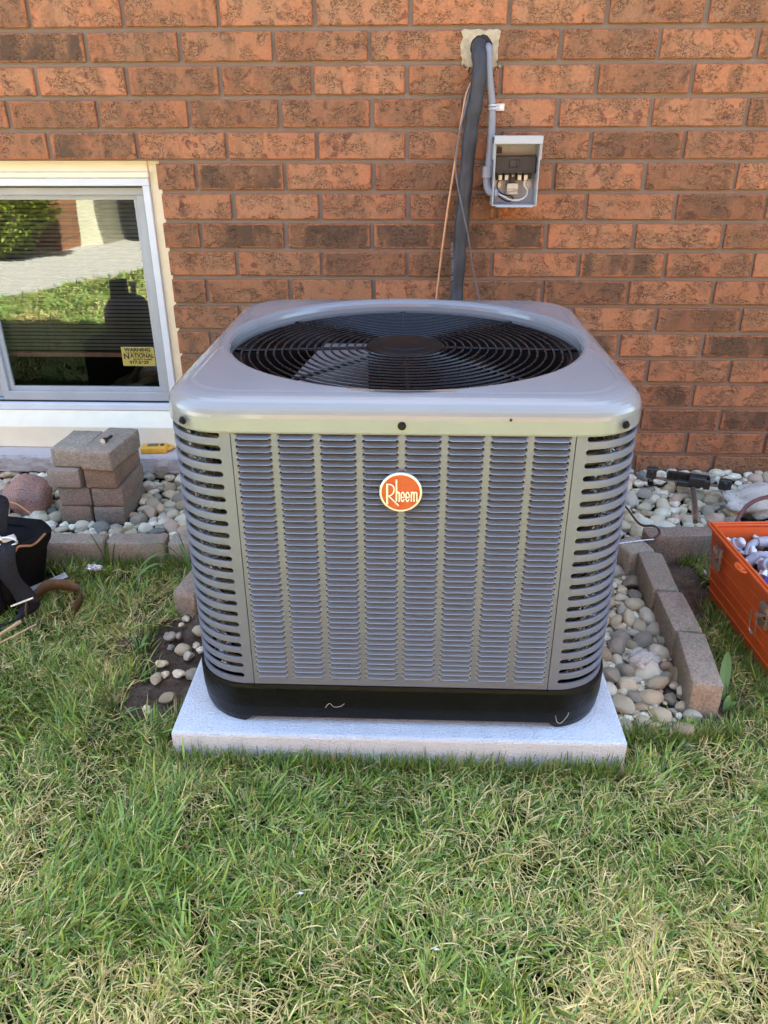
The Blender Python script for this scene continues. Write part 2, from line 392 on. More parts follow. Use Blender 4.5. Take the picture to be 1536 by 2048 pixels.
def inst(name, me, parent, loc, rot=(0, 0, 0), scale=(1, 1, 1)):
    o = bpy.data.objects.new(name, me); COL.objects.link(o); o.parent = parent
    o.location = Vector(loc) - (world_loc(parent) if parent else Vector((0, 0, 0))); o.rotation_euler = rot; o.scale = scale
    return o
def tag(o, label=None, cat=None, group=None, kind=None):
    if label: o['label'] = label
    if cat: o['category'] = cat
    if group: o['group'] = group
    if kind: o['kind'] = kind
    return o
def thing(name, label, cat, loc, group=None):
    o = bpy.data.objects.new(name, None); COL.objects.link(o); o.location = loc; o.empty_display_size = .05
    return tag(o, label, cat, group)
def text(name, body, size, loc, rot, mat, parent, extrude=.0002, bold=0.0, width=1.0, align='CENTER'):
    cu = bpy.data.curves.new(name, 'FONT'); cu.body = body; cu.size = size; cu.extrude = extrude; cu.offset = bold; cu.align_x = align; cu.align_y = 'CENTER'
    tmp = bpy.data.objects.new(name, cu); me = bpy.data.meshes.new_from_object(tmp); bpy.data.objects.remove(tmp); bpy.data.curves.remove(cu)
    me.materials.clear(); me.materials.append(M[mat]); o = bpy.data.objects.new(name, me); COL.objects.link(o); o.parent = parent
    o.location = Vector(loc) - world_loc(parent); o.rotation_euler = rot; o.scale = (width, 1, 1); return o
def smooth_path(pts, n=8):
    pts = [Vector(p) for p in pts]; P = [pts[0] * 2 - pts[1]] + pts + [pts[-1] * 2 - pts[-2]]; out = []
    for i in range(1, len(P) - 2):
        for k in range(n):
            t = k / n
            out.append(.5 * ((2 * P[i]) + (-P[i - 1] + P[i + 1]) * t + (2 * P[i - 1] - 5 * P[i] + 4 * P[i + 1] - P[i + 2]) * t * t + (-P[i - 1] + 3 * P[i] - 3 * P[i + 1] + P[i + 2]) * t ** 3))
    return out + [pts[-1]]
def vnoise(x, y, seed=0):                           # numpy value noise, 0..1
    xi = np.floor(x).astype(int); yi = np.floor(y).astype(int); xf = x - xi; yf = y - yi
    def h(a, b):
        n = (a * 374761393 + b * 668265263 + seed * 974634777) & 0xffffffff
        n = ((n ^ (n >> 13)) * 1274126177) & 0xffffffff
        return ((n ^ (n >> 16)) & 0xffff) / 65535.0
    u = xf * xf * (3 - 2 * xf); v = yf * yf * (3 - 2 * yf)
    return (h(xi, yi) * (1 - u) + h(xi + 1, yi) * u) * (1 - v) + (h(xi, yi + 1) * (1 - u) + h(xi + 1, yi + 1) * u) * v

# ------------------------------------------------------------------ ground
GZ = -0.045
def sheet(name, x0, x1, y0, y1, z, nx, ny, amp, mat, kind='structure', sc=6, keep=None):
    X = np.linspace(x0, x1, nx + 1); Y = np.linspace(y0, y1, ny + 1); XX, YY = np.meshgrid(X, Y)
    ZZ = z + amp * (vnoise(XX * sc + 50, YY * sc + 50, 3) - .5) + amp * .5 * (vnoise(XX * sc * 3 + 50, YY * sc * 3 + 50, 5) - .5)
    v = np.stack([XX.ravel(), YY.ravel(), ZZ.ravel()], -1); W = nx + 1
    f = [(j * W + i, j * W + i + 1, (j + 1) * W + i + 1, (j + 1) * W + i) for j in range(ny) for i in range(nx)]
    g = G(); g.v = [tuple(p) for p in v]; g.f = f
    o = put(name, g, mat, None, True); tag(o, kind=kind); return o
ground = sheet('ground', -60, 60, -60, 60, GZ - .03, 4, 4, 0, 'lawn')
lawn = sheet('lawn_ground', -6, 6, -5.0, -.05, GZ, 120, 60, .006, 'lawn')
dirt1 = sheet('bare_soil', -.66, -.40, -1.30, -.64, GZ + .012, 20, 44, .022, 'dirt', sc=22)
dirt2 = sheet('bare_soil', .38, .84, -1.29, -.555, GZ + .010, 40, 60, .016, 'dirt', sc=22)
bed = sheet('stone_bed', -2.3, 2.3, -.585, .12, GZ + .004, 120, 36, .012, 'soil', sc=14)
dv = G(); dv.add([(-2.19, -3.9, GZ + .012), (-1.9, -4.15, GZ + .012), (9, -4.15, GZ + .012), (9, -5.72, GZ + .012), (-14, -5.72, GZ + .012), (-14, 3, GZ + .012), (-6.2, 3, GZ + .012), (-2.84, -2.77, GZ + .012)], [(0, 1, 2, 3, 4, 5, 6, 7)])  # arm on the right is unseen, added for neutral bounce light
tag(put('driveway', dv, 'concrete_drive'), kind='structure')

# ------------------------------------------------------------------ the brick house
L, PY, Z0 = .254, .08002, 1.2483
house = thing('brick_house', 'red-orange brick house wall with low cream-framed window behind the grey unit', 'house', (0, .1, GZ))
OX, OT, OB = -.738, Z0 - 4 * PY - .004, .052        # window opening: right edge, top, bottom
wg = G(); wg.box(OX + .005, 4, .0095, .21, -.2, 3.0); wg.box(-5, -2.0, .0095, .21, -.2, 3.0); wg.box(-2.0, OX + .005, .0095, .21, OT + .006, 3.0); wg.box(-2.0, OX + .005, .012, .21, -.2, OB - .06)
wall = put('wall', wg, 'mortar', house)
JO = 0.0125                                           # joint width
rowoff = {0: -.889, 1: -1.043, 2: -1.138, 3: -1.039, 4: -.626, 5: -.527, 6: -.632, 7: -.53, 8: -.629, 9: .736, 10: .637, 11: .734, 12: .888, 13: .736, 14: .896, 15: .74}
def brick_geo(x0, x1, z0, z1, jit=0.0):
    g = G().box(x0, x1, 0 + jit, .08, z0, z1); return g
bm_cache = {}
def brick_mesh(w_, h_, mat='brick'):
    key = (round(w_, 3), round(h_, 3), mat)
    if key in bm_cache: return bm_cache[key]
    bm = bmesh.new(); bmesh.ops.create_cube(bm, size=1)
    for v in bm.verts: v.co = Vector((v.co.x * w_, v.co.y * .08, v.co.z * h_))
    ed = [e for e in bm.edges if all(v.co.y < 0 for v in e.verts)]
    bmesh.ops.bevel(bm, geom=ed, offset=.0022, segments=1, affect='EDGES')
    me = bpy.data.meshes.new('brick'); bm.to_mesh(me); bm.free(); me.materials.append(M[mat]); bm_cache[key] = me
    return me
cands = []
for r in range(-22, 17):
    zt = Z0 - r * PY - JO / 2; zb = Z0 - (r + 1) * PY + JO / 2; zc = (zt + zb) / 2
    off = rowoff.get(r, -.889 + (.127 if r % 2 else 0) + random.uniform(-.03, .03))
    n0 = math.floor((-3.2 - off) / L)
    for n in range(n0, n0 + 27):
        x0 = off + n * L + JO / 2 + random.uniform(-.0012, .0012); x1 = off + (n + 1) * L - JO / 2 + random.uniform(-.0012, .0012)
        if r >= 4:                                   # the window opening cuts the courses
            if x1 > -2.0 and x0 < OX:
                if r >= 15 and zc < OB: continue
                if x0 < -2.0 < x1: x1 = -2.0
                elif x0 < OX < x1: x0 = OX + random.uniform(-.003, .003)
                else: continue
        if r >= 15 and x0 < -.62: continue
        if x1 - x0 < .03: continue
        cands.append((r, x0, x1, zt, zb))
cands.sort(key=lambda c: max(abs((c[1] + c[2]) / 2) - .0, 0) / 1.25 + max(0, -c[0] - 1) * .22)
DARK = [(0, -.93), (3, -.913), (4, -.507), (6, -.499), (6, -.248), (6, .002), (6, .25), (7, .61), (10, .587), (12, .788), (10, 1.005), (13, 1.071)]
far = G()
for i, (r, x0, x1, zt, zb) in enumerate(cands):
    if i < 300:
        w_ = round((x1 - x0) / .004) * .004
        inst('brick', brick_mesh(w_, zt - zb, 'brick_dark' if any(r == q and x0 < xx < x1 for q, xx in DARK) else 'brick'), wall, ((x0 + x1) / 2, .04 + random.uniform(-.0014, .0014), (zt + zb) / 2), (random.uniform(-.004, .004), random.uniform(-.003, .003), random.uniform(-.004, .004)))
    else: far.box(x0, x1, .0, .08, zb, zt)
tag(put('brickwork', far, 'brick_far', wall), kind='stuff')

# foundation, window, casing, sill, roof and the room behind
put('foundation', G().box(-5, 4, .005, .20, -.5, -.02), 'sill', house)
rf = put('roof', G().box(-5.2, 4.2, -.34, 5.2, 3.0, 3.22), 'shingle', house)
put('soffit', G().box(-5.2, 4.2, -.34, 0.0, 2.985, 2.998), 'soffit', rf)
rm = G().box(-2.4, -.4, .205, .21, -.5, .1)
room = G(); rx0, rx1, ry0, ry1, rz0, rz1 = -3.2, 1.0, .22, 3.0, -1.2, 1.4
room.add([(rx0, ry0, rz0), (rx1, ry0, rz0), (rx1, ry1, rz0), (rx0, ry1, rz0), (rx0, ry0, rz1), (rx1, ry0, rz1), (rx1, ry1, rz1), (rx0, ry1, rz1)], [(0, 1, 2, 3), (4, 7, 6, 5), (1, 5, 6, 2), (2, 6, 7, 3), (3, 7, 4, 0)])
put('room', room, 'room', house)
def ring(g, x0, x1, z0, z1, t, y0, y1, tb=None):
    tb = tb or t
    g.box(x0, x1, y0, y1, z1 - t, z1); g.box(x0, x1, y0, y1, z0, z0 + tb); g.box(x0, x0 + t, y0, y1, z0 + tb, z1 - t); g.box(x1 - t, x1, y0, y1, z0 + tb, z1 - t)
win = put('window', (lambda g: (ring(g, -1.96, -.775, .172, .884, .022, .028, .10), g)[1])(G()), 'white_alu', house, bevel=.002)
cas = G(); cas.box(-.776, OX + .012, .040, .062, .1, OT + .03); cas.box(-2.0, -.776, .036, .060, .8845, OT + .03); cas.box(-2.02, -1.96, .040, .062, .1, .884)
put('casing', cas, 'cream', win, bevel=.0015)
put('casing_lip', G().box(-1.962, -.773, .024, .036, .8845, .900), 'cream', win, bevel=.002)
sl_ = G(); sl_.add([(-2.0, .03, .171), (-.742, .03, .171), (-.742, -.018, .130), (-2.0, -.018, .130), (-2.0, -.018, .0565), (-.742, -.018, .0565), (-.742, .05, .0565), (-2.0, .05, .0565), (-.742, .05, .171), (-2.0, .05, .171)],
    [(0, 1, 2, 3), (3, 2, 5, 4), (4, 5, 6, 7), (9, 8, 1, 0), (1, 8, 6, 5, 2), (0, 3, 4, 7, 9)])
put('apron', sl_, 'cream', win, bevel=.002)
for (a, b) in ((-1.372, -.800), (-1.94, -1.378)):
    s_ = put('sash', (lambda g: (ring(g, a + .003, b - .003, .198, .858, .022, .050 if b > -1 else .085, .078 if b > -1 else .105, .03), g)[1])(G()), 'grey_alu', win, bevel=.0015)
    put('glazing_bead', (lambda g: (ring(g, a + .025, b - .025, .228, .836, .014, .062 if b > -1 else .095, .076 if b > -1 else .104), g)[1])(G()), 'grey_alu', win, bevel=.0012)
    yy = .0705 if b > -1 else .1005
    put('pane', G().add([(a + .03, yy, .235), (b - .03, yy, .235), (b - .03, yy, .83), (a + .03, yy, .83)], [(0, 1, 2, 3)]), 'glass', win)
put('gasket', (lambda g: (ring(g, -1.939, -.7965, .194, .8615, .005, .046, .052), g)[1])(G()), 'dark_gap', win)
# stone sill with a rough split front
sg = G(); nx = 90
prof = [(.05, .055), (-.085, .055), (-.100, .052), (-.104, .030), (-.100, .004), (-.09, 0.0), (.05, 0.0)]
rows = []
for i in range(nx + 1):
    x = -2.12 + (2.12 - .66) * i / nx; row = []
    for k, (y, z) in enumerate(prof):
        d = 0 if k in (0, 6, 1) else .010 * (noise.noise(Vector((x * 18, k * 1.7, 3))) + .5 * noise.noise(Vector((x * 47, k * 2.3, 9))))
        row.append((x, y + d, z + (.3 * d if k not in (0, 1, 6) else 0)))
    rows.append(row)
for i in range(nx): sg.strip(rows[i], rows[i + 1])
sg.add(rows[0], [tuple(range(7))]); sg.add(rows[-1], [tuple(range(6, -1, -1))])
sill = put('window_sill', sg, 'sill', house, True, angle=30)
sill.data.materials.append(M['sill_face'])
for p in sill.data.polygons:
    if p.center.y + .1 < -.084 : p.material_index = 1

blind = thing('window_blind', 'pale slatted blind hanging inside the cream-framed window', 'blind', (-1.1, .16, .33))
bme = mesh('slat', [(-.29, -.006, -.003), (.27, -.006, -.003), (.27, .006, .003), (-.29, .006, .003)], [(0, 1, 2, 3)]); bme.materials.append(M['blind'])
for i in range(42): inst('slat', bme, blind, (-1.1, .16, .345 + .0125 * i))
put('bottom_rail', G().box(-1.39, -.83, .152, .168, .318, .334), 'rail', blind, bevel=.002)
hs = G()
for k in range(3): hs.tube(smooth_path([(-1.30 + .05 * k, .62, .02 + .03 * k), (-1.18 + .03 * k, .60, .06 + .03 * k), (-1.08, .64, .09 + .035 * k), (-.98, .68, .10 + .02 * k)], 6), .016, 8)
tag(put('coiled_hose', hs, 'blind', None, True, loc=(-1.15, .62, .0)), 'dim pale hose lying in the dark room behind the window', 'hose')

st = thing('warning_sticker', 'yellow alarm warning sticker in the lower corner of the window glass', 'sticker', (-.8965, .067, .344))
put('backing', G().box(-.951, -.843, .0672, .0690, .313, .376), 'sticker', st)
RX = (PI / 2, 0, 0)
text('lettering', 'WARNING', .0155, (-.897, .0668, .3665), RX, 'ink', st, bold=.0006, width=1.15)
text('lettering', 'PROTECTED BY', .006, (-.897, .0668, .3565), RX, 'ink', st, width=1.9)
text('lettering', 'N', .026, (-.936, .0668, .3445), RX, 'ink', st, bold=.0007, width=1.0)
text('lettering', 'ATIONAL', .019, (-.884, .0668, .3470), RX, 'ink', st, bold=.0005, width=.96)
text('lettering', 'SECURITY ALARMS', .0075, (-.884, .0668, .3350), RX, 'ink', st, bold=.0002, width=.98)
text('lettering', '977-5629', .0145, (-.897, .0668, .3245), RX, 'ink', st, bold=.0005, width=1.15)

# ------------------------------------------------------------------ concrete-look pad
pg = G().box(-.433, .396, -1.322, -.49, -.075, .03)
pad = put('equipment_pad', pg, 'pad', None, bevel=.006, seg=2, loc=(-.0185, -.9, -.075)); tag(pad, 'pale square equipment pad lying under the grey unit', 'pad')

# ------------------------------------------------------------------ the air conditioner
UX, UY, H, R = -.0145, -.908, .377, .10
ac = thing('air_conditioner', 'grey louvred outdoor air conditioner with round top grille on black base', 'air conditioner', (UX, UY, .03))
def rsq(h, r, z, n=20):                              # rounded square ring, counter-clockwise from the front-left
    pts = []
    for q, (sx, sy) in enumerate(((-1, -1), (1, -1), (1, 1), (-1, 1))):
        cx, cy = UX + sx * (h - r), UY + sy * (h - r); a0 = PI + q * PI / 2
        for k in range(n + 1):
            a = a0 + PI / 2 * k / n; pts.append((cx + r * math.cos(a), cy + r * math.sin(a), z))
        nx_, ny_ = ((1, -1), (1, 1), (-1, 1), (-1, -1))[q]
        a1 = (cx + r * math.cos(a0 + PI / 2), cy + r * math.sin(a0 + PI / 2)); b1 = (UX + nx_ * (h - r) + r * math.cos(a0 + PI / 2), UY + ny_ * (h - r) + r * math.sin(a0 + PI / 2))
        for k in range(1, 12): t = k / 12; pts.append((a1[0] * (1 - t) + b1[0] * t, a1[1] * (1 - t) + b1[1] * t, z))
    return pts
def circ_like(ringpts, r, z):
    out = []
    for p in ringpts:
        a = math.atan2(p[1] - UY, p[0] - UX); out.append((UX + r * math.cos(a), UY + r * math.sin(a), z))
    return out
# black base pan with moulded feet
def foot(p, zlo, zhi):
    dx = abs(p[0] - UX); dy = abs(p[1] - UY); t = min(dx, dy); s = min(1, max(0, (t - .250) / .040)); s = s * s * (3 - 2 * s)
    return zhi + (zlo - zhi) * s
bgm = G(); rg = []
for h, z, fl in ((.381, .119, 0), (.3825, .112, 0), (.382, .07, 0), (.380, .045, 0), (.377, .031, 1)):
    rr = rsq(h, .105, z)
    if fl: rr = [(p[0], p[1], foot(p, .031, .060)) for p in rr]
    rg.append(rr)
rg.append([(UX + (p[0] - UX) * .96, UY + (p[1] - UY) * .96, p[2]) for p in rg[-1]])
for a, b in zip(rg, rg[1:]): bgm.strip(a, b, True)
top = rsq(.36, .085, .119); bgm.strip(rg[0], top, True); bgm.add(top, [tuple(range(len(top)))])
put('base', bgm, 'black_plastic', ac, True, angle=50)

# lid
lg = G(); lv = [(.3780, .604), (.3790, .602), (.3800, .605), (.3795, .626)]
for k in range(1, 9):
    a = PI / 2 * k / 8; lv.append((.3795 - .036 * (1 - math.cos(a)), .626 + .031 * math.sin(a)))
rings = [rsq(h, .105 - max(0, .3795 - h) * .6, z) for h, z in lv]
r0 = rings[-1]
rings.append([(UX + (p[0] - UX) * .985, UY + (p[1] - UY) * .985, .6585) for p in r0])
def blend(a, b, t, z): return [(p[0] * (1 - t) + q[0] * t, p[1] * (1 - t) + q[1] * t, z) for p, q in zip(a, b)]
c1 = circ_like(r0, .345, .6605); rings.append(blend(rings[-1], c1, .5, .6597)); rings.append(c1)
for r_, z_ in ((.340, .6600), (.335, .6575), (.3315, .6525), (.330, .646), (.3295, .637), (.332, .628)): rings.append(circ_like(r0, r_, z_))
for a, b in zip(rings, rings[1:]): lg.strip(a, b, True)
lid = put('lid', lg, 'paint_lid', ac, True, angle=60)
def screw(x, y, z, nrm, parent, r=.0052):
    n_ = Vector(nrm).normalized(); b = Vector((x, y, z))
    g = G().lathe([(r * 1.25, 0), (r * 1.25, .0015), (r * .85, .0018)], b, 12, n_); g.lathe([(r * .8, .0018), (r * .8, .005), (r * .55, .006)], b, 6, n_)
    return put('screw', g, 'black_shroud', parent)
for x, y, z, n_ in ((UX, UY - .3799, .617, (0, -1, 0)), (UX - .337, UY - .3645, .617, (-.55, -.85, 0)), (UX + .337, UY - .3645, .617, (.55, -.85, 0)), (UX - .3799, UY, .617, (-1, 0, 0)), (UX + .3799, UY, .617, (1, 0, 0))):
    screw(x, y, z, n_, lid)
put('screw_hole_dark', G().lathe([(.0022, 0), (.0022, .0012)], (.148, UY - .3799, .628), 10, (0, -1, 0)), 'dark_gap', lid)  # black disc paints in the shade of the small hole

# slotted corner panels
SEAM = .2640; slot_r = .0048; SZ = [.5975 - .02195 * i for i in range(22)]
arcn = 18
def path(s):                                         # local to the unit centre, front-left corner seen from outside
    f0 = (H - R) - SEAM
    if s < f0: return Vector((-(SEAM + s), -H, 0)), Vector((0, -1, 0))
    s2 = s - f0; al = R * PI / 2
    if s2 < al:
        a = s2 / R; return Vector((-(H - R) - R * math.sin(a), -(H - R) - R * math.cos(a), 0)), Vector((-math.sin(a), -math.cos(a), 0))
    return Vector((-H, -(H - R) + (s2 - al), 0)), Vector((-1, 0, 0))
SL = 2 * ((H - R) - SEAM) + R * PI / 2; S0 = .016
def at(s, z, d=0.0):
    p, n_ = path(s); q = p + n_ * d; return (q.x, q.y, z)
ss = [S0 + slot_r * .9 + (SL - 2 * S0 - 1.8 * slot_r) * k / 26 for k in range(27)]
def corner_sheet():
    g = G(); zs = [(.1185, 0.0)]
    top_z = .611
    zz = []
    for zc in reversed(SZ):
        for k in range(9):
            a = -PI / 2 + PI * k / 8; dz = slot_r * math.sin(a); zz.append((zc + dz, slot_r - slot_r * math.cos(a)))
    zl = [(.1185, slot_r)] + zz + [(top_z, slot_r)]
    for side in (0, 1):
        A = []; B = []; Cc = []
        for z, e in zl:
            s0 = 0.0; s1 = S0 + (slot_r - (slot_r - e) if False else e)
            if side: s0, s1 = SL, SL - s1
            A.append(at(s0, z)); Cc.append(at((s0 + s1) / 2, z)); B.append(at(s1, z))
        g.strip(A, Cc); g.strip(Cc, B)
        g.strip(A, [(p[0], p[1] + .012, p[2]) if side == 0 else (p[0] + .012, p[1], p[2]) for p in A])        # folded flange at the seam
        g.strip(B, [at(S0 + e if not side else SL - S0 - e, z, -.003) for z, e in zl])
    sall = [S0 + slot_r * .9 * 0 + (SL - 2 * S0) * k / 30 for k in range(31)]
    for z0, z1 in ((.1185, SZ[-1] - slot_r), (SZ[0] + slot_r, top_z)): g.strip([at(s, z0, .00002) for s in sall], [at(s, z1, .00002) for s in sall])
    g.strip([at(s, SZ[-1] - slot_r, .0) for s in sall], [at(s, SZ[-1] - slot_r, -.003) for s in sall])
    return g
def rib_geo(zc=0.0):
    g = G(); h = (.02195 - 2 * slot_r) / 2
    pr = [(-.0035, h), (-.0006, h), (.0, h - .0006), (.0004, 0), (.0, -h + .0006), (-.0006, -h), (-.0035, -h)]
    rows_ = [[at(s, zc + z, d) for d, z in pr] for s in [S0 + slot_r * .6 + (SL - 2 * S0 - 1.2 * slot_r) * k / 26 for k in range(27)]]
    for a, b in zip(rows_, rows_[1:]): g.strip(a, b)
    return g
def loc_mesh(g, name, mat, smooth=True):
    me = mesh(name, g.v, g.f, smooth); me.materials.append(M[mat])
    bm = bmesh.new(); bm.from_mesh(me); bmesh.ops.recalc_face_normals(bm, faces=bm.faces); bm.to_mesh(me); bm.free()
    if smooth: me.set_sharp_from_angle(angle=math.radians(35))
    return me
sheet_me = loc_mesh(corner_sheet(), 'corner_panel', 'paint'); rib_me = loc_mesh(rib_geo(), 'rib', 'paint')
back = G()
for i in range(21): gg = rib_geo(SZ[i] - .010975); back.add(gg.v, gg.f)
back_me = loc_mesh(back, 'rib_set', 'paint')
for k in range(4):
    cp = inst('corner_panel', sheet_me, ac, (UX, UY, 0), (0, 0, k * PI / 2))
    cp.location.z = -.03
    if k < 2:
        for i in range(21):
            o = bpy.data.objects.new('rib', rib_me); COL.objects.link(o); o.parent = cp; o.location = (0, 0, SZ[i] - .010975)
    else:
        o = bpy.data.objects.new('rib_set', back_me); COL.objects.link(o); o.parent = cp; o['kind'] = 'stuff'

# louvred panels: eight columns of forty-four louvres on the front
PW = .2626; NC, NR = 8, 44; CP = .0652; LW = .0562; PT = .6045; LP = .010835
colx = [-CP * 3.5 + CP * k for k in range(NC)]       # column centres, local to the unit centre
def louvre_geo(short=False, cx=0.0, zt=0.0):
    g = G(); xs = [-1, -.96, -.90, -.80, -.3, .3, .80, .90, .96, 1]; rows_ = []
    hh = LP * (.62 if short else 1.0)
    pr = [(.022, .52), (.012, .55), (.0062, .64), (.0020, .76), (-.0022, .87), (-.0052, .925), (-.0060, .975), (-.0052, 1.03)]
    if short: pr = [(.022, .60), (.008, .66), (.0012, .9), (-.0003, 1.02)]
    for d, t in pr:
        row = []
        for x in xs:
            e = max(0, (abs(x) - .80) / .20); e = e * e * (3 - 2 * e)
            dd = d * (1 - e) + (.0006 if d > 0 else -.0008) * e
            zz = t * hh + (e * .0014 if t > .8 and not short else 0) * -1 
            row.append((cx + x * LW / 2, -H + dd, zt - zz))
        rows_.append(row)
    for a, b in zip(rows_, rows_[1:]): g.strip(a, b)
    return g
def panel_sheet():
    g = G(); top_z, bot_z = .611, .1185
    zl = [(top_z, 0.0), (PT + .0002, .003)]
    for i in range(NR):
        z = PT - i * LP
        zl += [(z - .0002, .0034), (z - .0006, .0020), (z - .0014, .0009), (z - .0028, .0002), (z - LP * .6, -.0003), (z - LP * .85, .0), (z - LP * .97, .0016)]
    zend = PT - NR * LP + LP * .36
    zl = [q for q in zl if q[0] > zend + .0003] + [(zend, .0), (zend - .0001, .003), (bot_z, .003)]
    edges = [-PW] + [v for cx in colx for v in (cx - LW / 2, cx + LW / 2)] + [PW]
    for k in range(0, len(edges), 2):
        a, b = edges[k], edges[k + 1]; A = []; B = []
        for z, e in zl:
            A.append((a - (e if k > 0 else 0), -H, z)); B.append((b + (e if k < len(edges) - 2 else 0), -H, z))
        g.strip(A, B)
    for cx in colx:
        g.add([(cx - LW / 2 - .003, -H + .00002, top_z), (cx + LW / 2 + .003, -H + .00002, top_z), (cx + LW / 2 + .003, -H + .00002, PT), (cx - LW / 2 - .003, -H + .00002, PT)], [(0, 1, 2, 3)])
        g.add([(cx - LW / 2 - .003, -H + .00002, zend), (cx + LW / 2 + .003, -H + .00002, zend), (cx + LW / 2 + .003, -H + .00002, bot_z), (cx - LW / 2 - .003, -H + .00002, bot_z)], [(0, 1, 2, 3)])
    for s in (-1, 1): g.add([(s * PW, -H, top_z), (s * PW, -H, bot_z), (s * PW, -H + .012, bot_z), (s * PW, -H + .012, top_z)], [(0, 1, 2, 3)])
    return g
ps_me = loc_mesh(panel_sheet(), 'louvre_panel', 'paint', False)
lo_me = loc_mesh(louvre_geo(), 'louvre', 'paint_louvre'); los_me = loc_mesh(louvre_geo(True), 'louvre', 'paint_louvre')
fp = inst('louvre_panel', ps_me, ac, (UX, UY, 0)); fp.location.z = -.03
rest = G()
for i in range(NR):
    for cx in colx:
        z = PT - i * LP
        if i < 37:
            o = bpy.data.objects.new('louvre', lo_me); COL.objects.link(o); o.parent = fp; o.location = (cx, 0, z)
        else:
            gg = louvre_geo(i == NR - 1, cx, z); rest.add(gg.v, gg.f)
o = bpy.data.objects.new('lower_louvres', loc_mesh(rest, 'lower_louvres', 'paint_louvre')); COL.objects.link(o); o.parent = fp; o['kind'] = 'stuff'
allL = G()
for i in range(NR):
    for cx in colx: gg = louvre_geo(i == NR - 1, cx, PT - i * LP); allL.add(gg.v, gg.f)
all_me = loc_mesh(allL, 'louvre_rows', 'paint_louvre')
for k in (1, 2, 3):
    sp = inst('side_panel', ps_me, ac, (UX, UY, 0), (0, 0, k * PI / 2)); sp.location.z = -.03
    o = bpy.data.objects.new('louvre_rows', all_me); COL.objects.link(o); o.parent = sp; o['kind'] = 'stuff'

# coil behind the slots
cg = G()
for i in range(27):
    z = .135 + .018 * i
    for d in (.352, .338):
        rr = rsq(d, .09, z + (.009 if d < .35 else 0), 10)
        cg.tube([(p[0], p[1], p[2] + .004 * math.sin((p[0] + p[1]) * 8)) for p in rr], .0032, 5, closed=True)
coil = put('coil', cg, 'coil', ac, True)
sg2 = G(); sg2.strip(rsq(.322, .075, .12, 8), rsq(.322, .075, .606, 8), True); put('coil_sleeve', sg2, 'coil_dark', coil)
fg = G()
for k in range(2600):
    s = random.uniform(.035, SL - .035)
    if random.random() < .93: s = random.gauss(.080, .010)
    z = random.uniform(.125, .603); side = random.choice((-1, 1))
    p = Vector(at(s, z, -.026 + random.uniform(-.006, .012))); d = Vector((random.gauss(0, 1), random.gauss(0, 1), random.gauss(0, 1))).normalized()
    q = d.orthogonal().normalized() * random.uniform(.0007, .0016); l = random.uniform(.006, .012)
    P3 = [p - q - d * l * .5, p + q - d * l * .5, p + d * l * .5]
    fg.add([(UX + (v.x if side < 0 else -v.x), UY + v.y, v.z) for v in P3], [(0, 1, 2)])
o = put('coil_fins', fg, 'fin', coil); o['kind'] = 'stuff'
# shroud ring, fan, motor, grille
sh = G()
shp = [(.3315, .630), (.308, .627), (.299, .614), (.295, .56), (.298, .50)]
sh.lathe(shp, (UX, UY, 0), 72, cap=False); put('shroud', sh, 'black_shroud', ac, True)
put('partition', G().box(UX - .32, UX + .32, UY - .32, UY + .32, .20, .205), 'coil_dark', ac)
fan = put('fan', G().lathe([(.012, .50), (.055, .50), (.055, .545), (.012, .55)], (UX, UY, 0), 24), 'black_shroud', ac, True)
for k in range(4):
    bl = G(); A = []; B = []; a0 = k * PI / 2 + .35
    for j in range(9):
        r_ = .05 + .225 * j / 8; sw = .25 * j / 8; hw = .32 + .12 * math.sin(PI * j / 8)
        A.append((UX + r_ * math.cos(a0 + sw - hw), UY + r_ * math.sin(a0 + sw - hw), .512)); B.append((UX + r_ * math.cos(a0 + sw + hw), UY + r_ * math.sin(a0 + sw + hw), .565))
    Mi = [((p[0] + q[0]) / 2, (p[1] + q[1]) / 2, .545) for p, q in zip(A, B)]
    bl.strip(A, Mi); bl.strip(Mi, B); put('blade', bl, 'black_shroud', fan, True, solid=.002)
put('motor', G().lathe([(.02, .55), (.064, .552), (.068, .56), (.068, .628), (.055, .636), (.02, .638)], (UX, UY, 0), 32), 'black_shroud', ac, True)
cb = put('motor_bracket', G().add([(-.240, -.930, .575), (-.082, -.990, .575), (-.098, -.70, .590), (-.195, -.70, .590), (-.240, -.930, .568), (-.082, -.990, .568), (-.098, -.70, .583), (-.195, -.70, .583)], [(0, 1, 2, 3), (7, 6, 5, 4), (0, 4, 5, 1), (1, 5, 6, 2), (2, 6, 7, 3), (3, 7, 4, 0)]), 'galv', ac)
gr = put('grille_hub', G().lathe([(.070, .634), (.075, .637), (.075, .641), (.072, .6435), (.053, .645), (.051, .6475), (.048, .6485), (.002, .649)], (UX, UY, 0), 48), 'black_shroud', ac, True, angle=25)
for k in range(16):
    r_ = .082 + .0155 * k; zz = .6405 - .0005 * k
    put('grille_ring', G().tube([(UX + r_ * math.cos(2 * PI * j / 72), UY + r_ * math.sin(2 * PI * j / 72), zz) for j in range(72)], .0021, 6, closed=True), 'black_wire', gr, True)
for k in range(8):
    a = k * PI / 4 + .03; c_, s_ = math.cos(a), math.sin(a)
    g = G().tube([(UX + .06 * c_, UY + .06 * s_, .6365), (UX + .332 * c_, UY + .332 * s_, .6305)], .0032, 8); g.obox(Matrix.Translation((UX + .325 * c_, UY + .325 * s_, .6315)) @ Matrix.Rotation(a, 4, 'Z'), .016, .012, .006)
    put('grille_spoke', g, 'black_wire', gr, True)

